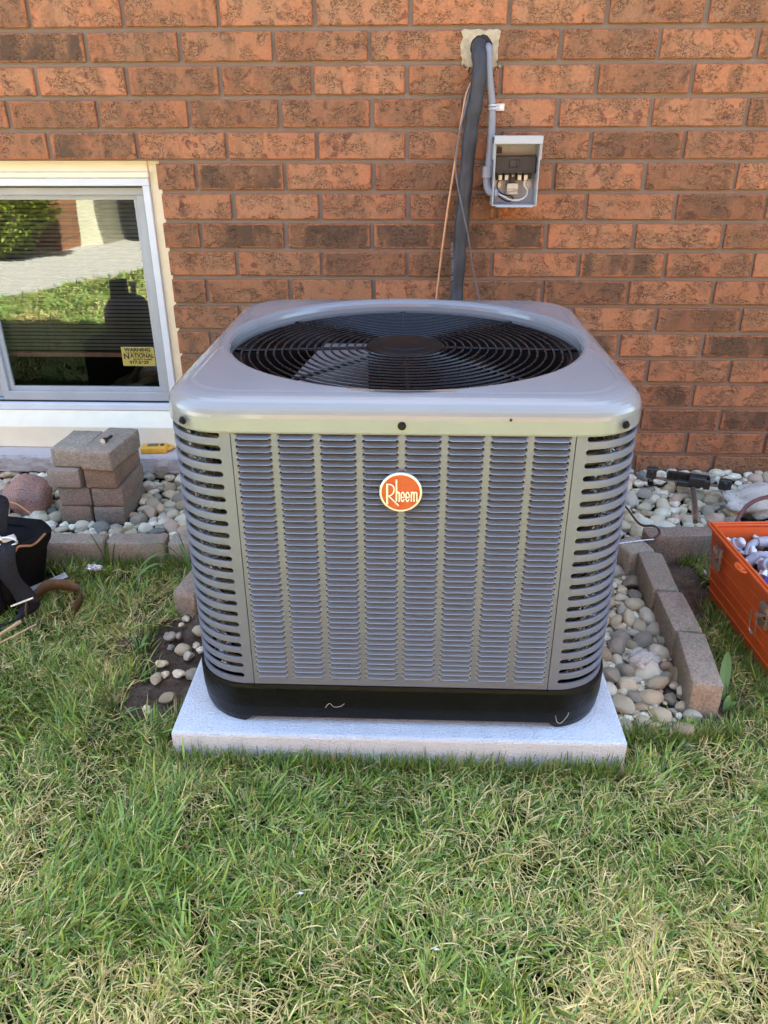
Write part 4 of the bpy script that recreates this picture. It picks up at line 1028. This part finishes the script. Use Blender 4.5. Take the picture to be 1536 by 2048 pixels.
def fitting_conn(x, y, z, ax, label, cap='light_pvc', s=1.0, ribs=True):
    t = thing('conduit_connector', label, 'connector', tp(x, y, z + .012), FG); c = tp(x, y, z + .012); av = (TB.to_3x3() @ Vector(ax)).normalized()
    put('nut', G().lathe([(.012 * s, 0), (.0165 * s, .001), (.0165 * s, .018 * s), (.014 * s, .020 * s)], c, 14, av), 'grey_pvc', t)
    put('collar', G().lathe([(.0185 * s, .020 * s), (.0185 * s, .026 * s), (.013 * s, .028 * s), (.0125 * s, .040 * s)], c, 20, av), cap, t, True, angle=30)
    put('plug', G().lathe([(.010 * s, .040 * s), (.010 * s, .043 * s)], c, 16, av), 'print', t); return t
fitting_conn(.036, -.050, .118, (.5, -.5, .8), 'ribbed grey connector standing in the back corner of the toolbox', 'light_pvc', .9)
fitting_conn(.064, -.150, .128, (.25, -.75, .55), 'grey connector with white plug facing out of the toolbox', 'light_pvc', .85)
fitting_conn(.118, -.115, .128, (-.5, -.55, .6), 'ribbed pale connector near the toolbox edge of the photo', 'light_pvc', .85)
fitting_conn(.15, -.23, .100, (.7, .2, .6), 'grey connector lying deeper in the toolbox beside blue clips', 'light_pvc', .9)
def elbow(pts, r, label, ends):
    t = thing('conduit_elbow', label, 'elbow', tp(*pts[0]), FG)
    P = smooth_path([tp(*p) for p in pts], 6); put('bend', G().tube(P, r, 14), 'light_pvc', t, True)
    for e in ends:
        c = tp(*pts[e]); d = (tp(*pts[e]) - tp(*pts[1 if e == 0 else -2])).normalized()
        put('socket', G().lathe([(r * 1.05, -.016), (r * 1.35, -.015), (r * 1.35, .012), (r * .9, .0125), (r * .9, -.01)], c, 16, d, cap=False), 'light_pvc', t, True, angle=30)
elbow([(.062, -.085, .128), (.072, -.070, .142), (.088, -.058, .148), (.108, -.054, .148)], .0092, 'curved pale grey conduit elbow lying at the back of the toolbox', (-1,))
elbow([(.058, -.115, .135), (.072, -.115, .148), (.088, -.122, .146), (.095, -.134, .134)], .0092, 'small grey elbow with open end beside the white plug', (0,))
elbow([(.20, -.16, .125), (.215, -.18, .14), (.24, -.185, .142), (.262, -.18, .135)], .0125, 'large grey elbow deep in the toolbox at the photo edge', (0, -1))
tag(put('copper_coupling', G().tube([tp(.115, -.12, .105), tp(.165, -.10, .105)], .008, 12), 'redplastic', None, True, loc=tp(.14, -.11, .1)), 'red-brown tube lying between grey fittings in the toolbox', 'tube', FG)
tag(put('coil_spring', G().tube([tp(.112 + .0045 * k / 3, -.145 + .009 * math.cos(k * 1.05), .106 + .009 * math.sin(k * 1.05)) for k in range(34)], .0011, 5), 'chrome', None, True, loc=tp(.13, -.145, .1)), 'shiny coiled spring among the toolbox fittings', 'spring', FG)
tag(put('steel_ring', G().lathe([(.008, 0), (.019, .0), (.019, .003), (.008, .003), (.008, 0)], tp(.095, -.235, .122), 20, (.1, -.3, 1), cap=False), 'zinc', None, True, loc=tp(.095, -.235, .098)), 'flat zinc ring lying below the white plug in the toolbox', 'ring', FG)
tag(put('metal_clamp', G().tube([tp(.165 + .028 * math.cos(a), -.075, .118 + .026 * math.sin(a)) for a in [PI * k / 10 for k in range(11)]], .004, 6), 'zinc', None, True, loc=tp(.165, -.075, .118)), 'bent metal strap arching over fittings at the toolbox back', 'clamp', FG)
for x, y, mt_, lb in ((.052, -.215, 'bluep', 'uppermost of the three small blue wire connectors in the toolbox'), (.060, -.245, 'bluep', 'middle one of the three small blue wire connectors in the toolbox'), (.068, -.280, 'bluep', 'lowest of the three small blue wire connectors in the toolbox'), (.085, -.235, 'light_pvc', 'small pale wire connector beside the blue ones in the toolbox')):
    tag(put('wire_connector', G().lathe([(.003, 0), (.0075, .002), (.009, .018), (.0076, .018)], tp(x, y, .134), 10, (random.uniform(-.6, .6), random.uniform(-.6, .6), .6)), mt_, None, True, loc=tp(x, y, .134)), lb, 'wire connector', FG)

# ------------------------------------------------------------------ black tool bag and things on the grass
tbg = thing('tool_bag', 'black fabric tool bag with shoulder strap standing on the grass', 'tool bag', (-1.1, -.80, GZ))
bx = [(-1.42, -.888), (-1.42, -.876), (-1.42, -.862), (-1.42, -.850)]
def bag_ring(x0, x1, y0, y1, z, r=.035, n=6, sag=0.0):
    out = []
    for q, (sx, sy) in enumerate(((0, 0), (1, 0), (1, 1), (0, 1))):
        cx = (x0 + r) if sx == 0 else (x1 - r); cy = (y0 + r) if sy == 0 else (y1 - r)
        for k in range(n + 1):
            a = PI + q * PI / 2 + PI / 2 * k / n; px, py = cx + r * math.cos(a), cy + r * math.sin(a)
            out.append((px, py, z + sag * math.sin(px * 16 + py * 9) + .003 * noise.noise(Vector((px * 20, py * 20, z * 20)))))
    return out
def droop(pts): return [(p[0], p[1], p[2] - .055 * min(1, max(0, (p[0] + 1.02) / .12)) ** 1.5 * (.55 + .45 * min(1, max(0, (p[1] + .87) / .15)))) for p in pts]
bgs = [bag_ring(-1.42, -.945, -.872, -.700, GZ + .005), bag_ring(-1.42, -.928, -.885, -.690, .02), bag_ring(-1.42, -.915, -.882, -.688, .075), droop(bag_ring(-1.42, -.900, -.870, -.690, .155, sag=.004)), droop(bag_ring(-1.42, -.893, -.862, -.692, .180, sag=.008))]
bi = [droop(bag_ring(-1.40, -.903, -.850, -.704, .178, sag=.008)), droop(bag_ring(-1.38, -.925, -.835, -.725, .158, sag=.014))]
bgg = G()
for a, b in zip(bgs, bgs[1:]): bgg.strip(a, b, True)
bgg.strip(bgs[-1], bi[0], True); bgg.strip(bi[0], bi[1], True); bgg.add(bi[1], [tuple(range(len(bi[1])))]); bgg.add(bgs[0], [tuple(range(len(bgs[0]) - 1, -1, -1))])
put('body', bgg, 'bag', tbg, True, angle=60)
rimp = bgs[-1]; k0 = 7
put('rim_piping', G().tube(smooth_path([(-.912, -.866, .142), (-.905, -.860, .152), (-.897, -.845, .146), (-.893, -.825, .136), (-.891, -.80, .132), (-.890, -.76, .132)], 5), .0028, 6), 'piping', tbg, True)
put('rim_piping', G().tube(smooth_path([(-1.02, -.690, .186), (-.985, -.688, .176), (-.955, -.688, .150)], 5), .0026, 6), 'piping', tbg, True)
pk = G(); pr_ = [bag_ring(-1.42, -.955, -.905, -.872, z_, .016) for z_ in (.0, .03, .115, .13)]
for a, b in zip(pr_, pr_[1:]): pk.strip(a, b, True)
pk.add(pr_[-1], [tuple(range(len(pr_[-1])))]); put('pocket', pk, 'bag', tbg, True, angle=60)
ct = G()
for k in range(60):
    ct.obox(Matrix.Translation((random.uniform(-1.3, -1.0), random.uniform(-.82, -.74), random.uniform(.04, .085))) @ Matrix.Rotation(random.uniform(0, 3), 4, 'Z') @ Matrix.Rotation(random.uniform(-.8, .8), 4, 'X'), random.uniform(.04, .12), random.uniform(.012, .03), random.uniform(.012, .03))
o = put('contents', ct, 'bakelite', tbg, bevel=.003); o['kind'] = 'stuff'
put('zip', G().tube(smooth_path([(-1.2, -.908, .028), (-1.02, -.909, .03), (-.965, -.905, .042), (-.957, -.896, .06)], 6), .0016, 6), 'steel', tbg, True)
def ribbon(pts, wv, name, mat, parent, th=.003):
    P = smooth_path(pts, 7); W = smooth_path(wv, 7) if len(wv) == len(pts) else None; g = G()
    g.strip([p - w_ for p, w_ in zip(P, W)], [p + w_ for p, w_ in zip(P, W)]); return put(name, g, mat, parent, True, solid=th)
ribbon([(-.925, -.865, .172), (-.922, -.892, .140), (-.918, -.900, .095), (-.900, -.898, .055), (-.888, -.900, .02)], [(.022, 0, 0), (.023, 0, 0), (.024, 0, 0), (.025, 0, .004), (.026, .0, .008)], 'strap', 'web', tbg)
ribbon([(-.888, -.896, .022), (-.895, -.912, .000), (-.925, -.938, -.006), (-.965, -.965, -.010), (-1.02, -.985, -.012)], [(.024, .01, .008), (.02, .018, .004), (.018, .022, 0), (.018, .024, 0), (.014, .025, 0)], 'strap_tail', 'web', tbg)
put('slider', G().tube([(-.926, -.912, .022), (-.872, -.906, .043)], .0026, 8), 'chrome', tbg, True)
ribbon([(-.96, -.86, .165), (-.955, -.84, .215), (-.965, -.81, .245), (-1.0, -.80, .25)], [(.028, 0, 0), (.028, .004, 0), (.028, .01, 0), (.02, .02, 0)], 'handle', 'web', tbg)
put('snap_hook', G().tube(smooth_path([(-.955, -.866, .222), (-.948, -.872, .205), (-.938, -.874, .188), (-.930, -.874, .178)], 5), [.004] * 16, 8), 'chrome', tbg, True)
put('d_ring', G().tube([(-.924 + .026 * math.cos(a), -.872, .172 + .010 * math.sin(a)) for a in [2 * PI * k / 20 for k in range(20)]], .0026, 6, closed=True), 'chrome', tbg, True)
put('label_patch', G().obox(Matrix.Translation((-.918, -.868, .178)) @ Matrix.Rotation(-.35, 4, 'Y'), .034, .004, .012), 'print', tbg)

tag(put('metal_strip', G().obox(Matrix.Translation((-.893, -.792, .012)) @ Matrix.Rotation(math.atan2(.07, .058), 4, 'Z') @ Matrix.Rotation(.25, 4, 'X'), .098, .016, .0012).tube([(-.926, -.825, .016), (-.864, -.755, .018)], .0013, 6), 'zinc', None, loc=(-.89, -.79, 0)), 'bright metal strip lying in the grass beside the tool bag', 'metal strip')
bp = smooth_path([(-.868, -.958, .012), (-.884, -.93, .014), (-.893, -.89, .018), (-.886, -.838, .022), (-.862, -.815, .022), (-.825, -.818, .020), (-.796, -.832, .018), (-.782, -.862, .014), (-.784, -.905, .008)], 6)
bnd = G(); bnd.strip([p + Vector((0, 0, -.014)) for p in bp], [p + Vector((0, 0, .016 + .002 * math.sin(i * .7))) for i, p in enumerate(bp)])
tag(put('bent_band', bnd, 'band', None, True, loc=(-.84, -.87, 0), solid=.0012), 'curled brown band standing on edge in the grass', 'band')
tag(put('stick', G().tube([(-.935, -1.03, .0), (-.890, -.949, .006)], .0042, 6), 'stick', None, loc=(-.91, -.99, 0)), 'short peeled stick in the grass below the bag strap', 'stick')
tag(put('stick', G().tube([(-.93, -1.06, .0), (-.88, -1.0, .004), (-.849, -.958, .006)], .0020, 6), 'stick', None, loc=(-.88, -1.0, 0)), 'thin straw-like twig leading up to the brown band', 'stick')
fo = G(); bm = blob(77, 3, 1.1, (.018, .010, .005), 2.4); fo.add([v.co + Vector((-.812, -.700, .002)) for v in bm.verts], [[v.index for v in f.verts] for f in bm.faces]); bm.free()
tag(put('foil_scrap', fo, 'chrome', None, loc=(-.812, -.7, 0)), 'crumpled scrap of shiny foil in the grass near the edging', 'foil')
for k, (x, y) in enumerate(((.735, -1.13), (.045, -1.70), (.21, -1.86), (-.155, -1.62))):
    fo = G(); bm = blob(90 + k, 2, .8, (.0036, .0016, .001), 2.2); fo.add([v.co + Vector((x, y, .003)) for v in bm.verts], [[v.index for v in f.verts] for f in bm.faces]); bm.free()
    tag(put('paper_scrap', fo, 'print', None, loc=(x, y, 0)), ['tiny white scrap on the grass beside the orange toolbox', 'tiny white scrap in the middle of the front lawn', 'tiny white scrap on the lawn near the bottom of the photo', 'tiny white scrap on the lawn in front of the pad'][k], 'scrap')
dry = G().tube(smooth_path([(-.150, UY - .3835, .072), (-.142, UY - .384, .082), (-.134, UY - .384, .074), (-.122, UY - .384, .076), (-.115, UY - .384, .082)], 4), .00034, 5)
tag(put('dry_straw', dry, 'straw', None, loc=(-.13, UY - .393, .07)), 'pale dry straw stuck to the front of the black base', 'straw')
dry = G().tube(smooth_path([(.268, UY - .3835, .065), (.272, UY - .3825, .050), (.280, UY - .381, .046), (.290, UY - .379, .060), (.292, UY - .378, .068)], 4), .00034, 5)
tag(put('dry_straw', dry, 'straw', None, loc=(.28, UY - .385, .05)), 'pale dry straw stuck to the corner foot of the black base', 'straw')

# ------------------------------------------------------------------ lawn
tints, GV, GF, goff = [], [], [], 0
def blades(x, y, z, ln, wd, az, bend, tint, tw=None):
    """Curved tapering blades, seven vertices each."""
    global goff
    n = len(x)
    if n == 0: return
    dx, dy = np.cos(az), np.sin(az); wa = az + PI / 2 + (rng.normal(0, .5, n) if tw is None else tw); wx, wy = np.cos(wa), np.sin(wa)
    V = np.zeros((n, 7, 3)); T = [0, .38, .72, 1.0]; Wk = [.8, 1.0, .7, 0]
    for k, t in enumerate(T):
        h = ln * bend * t ** 1.10; zz = ln * t * np.sqrt(np.clip(1 - (bend * .90 * t ** .35) ** 2, .02, 1))
        cx, cy, cz = x + dx * h, y + dy * h, z + zz
        if k < 3:
            V[:, 2 * k] = np.stack([cx - wx * wd * Wk[k] / 2, cy - wy * wd * Wk[k] / 2, cz], -1); V[:, 2 * k + 1] = np.stack([cx + wx * wd * Wk[k] / 2, cy + wy * wd * Wk[k] / 2, cz + wd * .25], -1)
        else: V[:, 6] = np.stack([cx, cy, cz], -1)
    F = np.array([[0, 1, 3], [0, 3, 2], [2, 3, 5], [2, 5, 4], [4, 5, 6]])
    GF.append((F[None] + (goff + 7 * np.arange(n))[:, None, None]).reshape(-1, 3)); GV.append(V.reshape(-1, 3)); goff += 7 * n
    tints.append(np.repeat(tint, 7, axis=0))
def allowed(x, y):
    m = ~((x > -.445) & (x < .408) & (y > -1.334))
    m &= ~((y > -.640) & (x < -.47))
    m &= ~((x > .36) & (x < .655) & (y > -1.190) & (y > -1.50)) | (y < -1.19)
    m &= ~((x > .60) & (y > -.575))
    e = (vnoise(x * 14 + 9, y * 14 + 9, 2) - .5) * .07
    m &= ~((x > -.56 + e) & (x < -.40) & (y > -1.245 + e) & (y < -.86))            # dug soil beside the pad
    m &= ~((x > -.61 + e) & (x < -.40) & (y > -1.10 + e) & (y < -.90))
    m &= ~((x > .38) & (x < .66 + e) & (y > -1.215 + e) & (y < -.5))
    m &= ~((((x - .69) / .075) ** 2 + ((y + .70) / .15) ** 2) < 1 + 6 * e)
    m &= ~((x > -.47) & (x < .4) & (y > -1.2))
    bx_ = np.cos(.062) * (x - .712) + np.sin(.062) * (y + .727); by_ = -np.sin(.062) * (x - .712) + np.cos(.062) * (y + .727)
    m &= ~((bx_ > .012) & (bx_ < .5) & (by_ < -.01) & (by_ > -.41))
    m &= ~((x < -.915) & (y > -.88) & (y < -.66))
    m &= ((x + 2.84) * 1.13 + (y + 2.77) * .65 > .01) & (y > -4.14)
    return m
def lawn_patch(x0, x1, y0, y1, dens, lmul=1.0, wmul=1.0, dryk=1.0):
    n = int((x1 - x0) * (y1 - y0) * dens); x = rng.uniform(x0, x1, n); y = rng.uniform(y0, y1, n)
    k = allowed(x, y); x, y = x[k], y[k]; n = len(x)
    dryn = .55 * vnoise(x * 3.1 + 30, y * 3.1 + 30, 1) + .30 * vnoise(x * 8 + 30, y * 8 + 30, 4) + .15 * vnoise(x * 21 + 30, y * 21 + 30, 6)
    dry = np.clip((dryn - .47) * 3.8 + np.clip((-1.50 - y) * 1.3, 0, .42), 0, 1)  # drier toward the camera: real straw, plus brighter foreground light put into colour
    clump = vnoise(x * 26 + 11, y * 26 + 11, 7); hgt = vnoise(x * 5 + 3, y * 5 + 3, 8)
    isdry = rng.random(n) < (.13 + .60 * dry) * dryk
    thin = rng.random(n) < np.where(clump < .30, .55, 1.0); x, y, dry, clump, hgt, isdry = (a[thin] for a in (x, y, dry, clump, hgt, isdry)); n = len(x)
    az = vnoise(x * 9 + 70, y * 9 + 70, 9) * 4 * PI + rng.normal(0, .9, n)
    ln = rng.uniform(.024, .060, n) * (.70 + .6 * hgt) * lmul * np.where(isdry, .95, 1); wd = rng.uniform(.0017, .0042, n) * wmul * np.where(isdry, .72, 1)
    bend = np.clip(rng.normal(.80, .22, n), .1, 1.05); bend = np.where(isdry, np.clip(rng.normal(.92, .15, n), .3, 1.1), bend)
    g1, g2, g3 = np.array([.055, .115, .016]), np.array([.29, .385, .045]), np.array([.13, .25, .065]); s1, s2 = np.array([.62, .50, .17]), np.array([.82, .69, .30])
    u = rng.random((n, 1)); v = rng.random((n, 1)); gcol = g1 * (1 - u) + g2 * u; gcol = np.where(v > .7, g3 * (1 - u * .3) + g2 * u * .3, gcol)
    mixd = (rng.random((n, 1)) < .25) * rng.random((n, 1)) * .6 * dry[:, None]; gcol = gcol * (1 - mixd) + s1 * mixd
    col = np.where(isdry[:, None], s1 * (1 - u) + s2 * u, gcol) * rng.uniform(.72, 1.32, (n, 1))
    big_ = (rng.random(n) < .07) & ~isdry; ln = np.where(big_, ln * 1.3, ln); wd = np.where(big_, wd * 1.25, wd); col = np.where(big_[:, None], np.array([.28, .42, .09]) * rng.uniform(.8, 1.2, (n, 1)), col)
    z = np.full(n, GZ + .001)
    blades(x, y, z, ln, wd, az, bend, np.concatenate([col, np.ones((n, 1))], 1))
    # flat thatch of clippings
    m_ = int(n * .32); xi = rng.integers(0, n, m_); x2, y2 = x[xi] + rng.normal(0, .006, m_), y[xi] + rng.normal(0, .006, m_)
    kk = allowed(x2, y2); x2, y2 = x2[kk], y2[kk]; m_ = len(x2)
    uu = rng.random((m_, 1)); tc = (s1 * (1 - uu) + s2 * uu) * rng.uniform(.55, 1.05, (m_, 1))
    blades(x2, y2, np.full(m_, GZ + .004) + rng.uniform(0, .012, m_), rng.uniform(.018, .045, m_) * lmul, rng.uniform(.0012, .0024, m_) * wmul, rng.uniform(0, 6.28, m_), rng.uniform(.98, 1.12, m_), np.concatenate([tc, np.ones((m_, 1))], 1))
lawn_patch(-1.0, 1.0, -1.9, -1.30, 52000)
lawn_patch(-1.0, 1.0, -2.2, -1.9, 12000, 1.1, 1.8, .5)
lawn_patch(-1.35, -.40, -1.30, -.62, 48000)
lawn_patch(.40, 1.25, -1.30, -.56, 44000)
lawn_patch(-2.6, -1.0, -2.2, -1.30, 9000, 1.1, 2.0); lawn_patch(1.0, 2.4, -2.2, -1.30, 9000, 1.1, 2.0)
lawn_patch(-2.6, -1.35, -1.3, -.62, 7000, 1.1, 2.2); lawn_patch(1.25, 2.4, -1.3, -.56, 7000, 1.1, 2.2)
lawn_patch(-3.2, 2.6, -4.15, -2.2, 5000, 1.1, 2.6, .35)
# taller fringe leaning against the pad edge and edging
def fringe(xa, ya, xb, yb_, n, lmul=1.0, green_only=True):
    t = rng.random(n); x = xa + (xb - xa) * t + rng.normal(0, .006, n); y = ya + (yb_ - ya) * t + rng.normal(0, .006, n)
    u = rng.random((n, 1)); col = np.array([.06, .125, .02]) * (1 - u) + np.array([.24, .35, .06]) * u
    dr_ = rng.random((n, 1)) < .16; col = np.where(dr_, np.array([.48, .40, .20]), col)
    blades(x, y, np.full(n, GZ), rng.uniform(.03, .062, n) * lmul, rng.uniform(.0014, .0028, n), rng.uniform(0, 6.28, n), np.clip(rng.normal(.4, .2, n), .05, .9), np.concatenate([col, np.ones((n, 1))], 1))
fringe(-.45, -1.340, .41, -1.340, 1900, 1.1); fringe(-1.05, -.642, -.56, -.640, 900, 1.15); fringe(.42, -1.25, .64, -1.235, 700, .95); fringe(.655, -1.18, .66, -.86, 500, .9)
fringe(-.46, -1.33, -.455, -1.20, 260, 1.0); fringe(.71, -.583, .80, -.578, 160, 1.1); fringe(.715, -.78, .745, -1.13, 500, 1.0); fringe(-.60, -1.20, -.60, -.9, 500, .9)
V = np.concatenate(GV).astype(np.float32); F = np.concatenate(GF).astype(np.int32); T = np.concatenate(tints).astype(np.float32)
gm = bpy.data.meshes.new('grass'); gm.vertices.add(len(V)); gm.vertices.foreach_set('co', V.ravel()); gm.loops.add(F.size); gm.loops.foreach_set('vertex_index', F.ravel())
gm.polygons.add(len(F)); gm.polygons.foreach_set('loop_start', np.arange(0, F.size, 3, dtype=np.int32)); gm.polygons.foreach_set('loop_total', np.full(len(F), 3, np.int32))
gm.polygons.foreach_set('use_smooth', np.ones(len(F), bool)); gm.update(); ca = gm.color_attributes.new('tint', 'FLOAT_COLOR', 'POINT'); ca.data.foreach_set('color', T.ravel())
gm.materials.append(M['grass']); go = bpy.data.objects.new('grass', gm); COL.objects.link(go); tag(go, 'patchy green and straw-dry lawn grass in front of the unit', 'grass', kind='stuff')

# weeds
def leafblade(g, base, tip, wd, arch):
    b, t = Vector(base), Vector(tip); d = t - b; s = Vector((-d.y, d.x, 0)).normalized(); A, B, Cm = [], [], []
    for k in range(9):
        u = k / 8; c = b + d * u + Vector((0, 0, arch * math.sin(PI * u))); w2 = wd * (math.sin(PI * min(1, .12 + .88 * u)) ** .7) * .5 if k < 8 else .0003
        A.append(c - s * w2 + Vector((0, 0, w2 * .35))); B.append(c + s * w2 + Vector((0, 0, w2 * .35))); Cm.append(c)
    g.strip(A, Cm); g.strip(Cm, B)
def weed(name, label, specs, loc):
    t = thing(name, label, 'weed', loc)
    for b, tp_, w_, ar in specs:
        g = G(); leafblade(g, b, tp_, w_, ar); put('leaf', g, 'leaf', t, True)
weed('grass_tuft', 'coarse bright grass tuft growing against the edging beside the unit', [((-.575, -.655, -.03), (-.665, -.70, .075), .010, .03), ((-.575, -.655, -.03), (-.60, -.66, .10), .010, .01), ((-.57, -.66, -.03), (-.685, -.735, .02), .011, .05), ((-.565, -.66, -.03), (-.52, -.69, .06), .010, .03), ((-.57, -.70, -.03), (-.69, -.80, .0), .011, .06), ((-.56, -.70, -.03), (-.60, -.66, .05), .010, .03), ((-.57, -.69, -.03), (-.51, -.675, .09), .009, .02)], (-.57, -.66, GZ))
weed('grass_tuft', 'upright grass tuft in front of the pink edging paver', [((-.805, -.640, -.03), (-.835, -.645, .075), .008, .01), ((-.80, -.64, -.03), (-.79, -.65, .05), .007, .02), ((-.79, -.645, -.03), (-.765, -.655, .055), .006, .01), ((-.81, -.645, -.03), (-.79, -.645, .09), .004, .0)], (-.8, -.64, GZ))
weed('broadleaf_weed', 'single broad green leaf leaning beside the front pink edging paver', [((.640, -1.125, -.03), (.672, -1.04, .030), .021, .010)], (.645, -1.12, GZ))
weed('broadleaf_weed', 'small round-leaved weed at the foot of the front edging paver', [((.632, -1.165, -.03), (.643, -1.148, .002), .013, .004), ((.632, -1.165, -.03), (.652, -1.165, .0), .012, .004), ((.632, -1.165, -.03), (.638, -1.182, .0), .012, .004)], (.635, -1.165, GZ))
weed('broadleaf_weed', 'low leafy weed on the lawn side of the dug soil', [((-.60, -1.0, -.03), (-.59, -.965, -.008), .008, .006), ((-.60, -1.0, -.03), (-.575, -1.0, -.012), .008, .006), ((-.60, -1.01, -.03), (-.585, -1.03, -.012), .008, .006), ((-.605, -1.0, -.03), (-.625, -.98, -.008), .008, .006)], (-.625, -1.0, GZ))

# ------------------------------------------------------------------ what the window mirrors: the neighbour's side of the yard
nb = thing('neighbour_house', 'sunlit brick neighbour house with cream garage trim mirrored in the window', 'house', (-3, -6, GZ))
put('wall', G().box(-14, -3.16, -5.4, -5.12, -.1, 2.7).box(-1.0, 9, -5.4, -5.12, -.1, 2.7).box(-3.16, -1.0, -5.4, -5.12, 2.2, 2.7), 'brick_neighbour', nb)
gd = put('garage_door', G().box(-3.0, -1.15, -5.75, -5.70, -.05, 2.1), 'room', nb)
for k in range(5): put('door_panel', G().box(-2.97, -1.18, -5.698, -5.68, .0 + .42 * k, .38 + .42 * k), 'coil_dark', gd, bevel=.004)
put('trim', G().box(-3.18, -2.99, -5.70, -5.09, -.05, 2.2).box(-1.16, -.98, -5.70, -5.09, -.05, 2.2).box(-2.99, -1.16, -5.70, -5.09, 2.1, 2.2), 'cream', nb)
put('roof', G().add([(-14.4, -4.75, 2.7), (9.4, -4.75, 2.7), (9.4, -9, 4.4), (-14.4, -9, 4.4), (-14.4, -4.75, 2.55), (9.4, -4.75, 2.55)], [(0, 1, 2, 3), (4, 5, 1, 0), (4, 0, 3), (1, 5, 2)]), 'shingle', nb)
bu = thing('garden_bush', 'bright yellow-green bush mirrored in the window glass', 'bush', (-3.75, -4.6, GZ))
bc = Vector((-3.78, -4.62, .42)); bv, bf = [], []
for k in range(9000):
    d = Vector((random.gauss(0, 1), random.gauss(0, 1), random.gauss(0, 1))).normalized(); rr = random.uniform(.55, 1.0) ** .5 * (1 + .25 * noise.noise(d * 2.2))
    p = bc + Vector((d.x * .58, d.y * .42, d.z * .52)) * rr; a = Vector((random.gauss(0, 1), random.gauss(0, 1), random.gauss(0, .6))).normalized() * .024; b = a.cross(Vector((random.gauss(0, 1), random.gauss(0, 1), 1))).normalized() * .014
    o_ = len(bv); bv += [p - a, p + b, p + a, p - b]; bf.append((o_, o_ + 1, o_ + 2, o_ + 3))
g = G(); g.v = [tuple(p) for p in bv]; g.f = bf; put('crown', g, 'bushleaf', bu)
stg = G()
for k in range(7):
    a = k * .9; stg.tube([(bc.x + .05 * math.cos(a), bc.y + .05 * math.sin(a), GZ), (bc.x + .2 * math.cos(a), bc.y + .15 * math.sin(a), .25), (bc.x + .36 * math.cos(a), bc.y + .26 * math.sin(a), .55)], [.014, .010, .005], 6)
put('trunk', stg, 'stick', bu)
rc = thing('refrigerant_cylinder', 'dark refrigerant cylinder on the lawn mirrored in the window', 'cylinder', (-1.43, -1.32, GZ))
put('body', G().lathe([(.09, GZ), (.108, GZ + .012), (.116, GZ + .05), (.116, .17), (.110, .215), (.09, .25), (.055, .272), (.02, .276)], (-1.43, -1.32, 0), 32), 'tank', rc, True)
put('collar', G().lathe([(.046, .258), (.048, .262), (.046, .345), (.043, .345), (.042, .262)], (-1.462, -1.32, 0), 24, cap=False), 'tank', rc, True)
put('valve', G().lathe([(.012, .27), (.012, .315), (.02, .318), (.02, .335), (.004, .337)], (-1.385, -1.32, 0), 12), 'brass', rc)
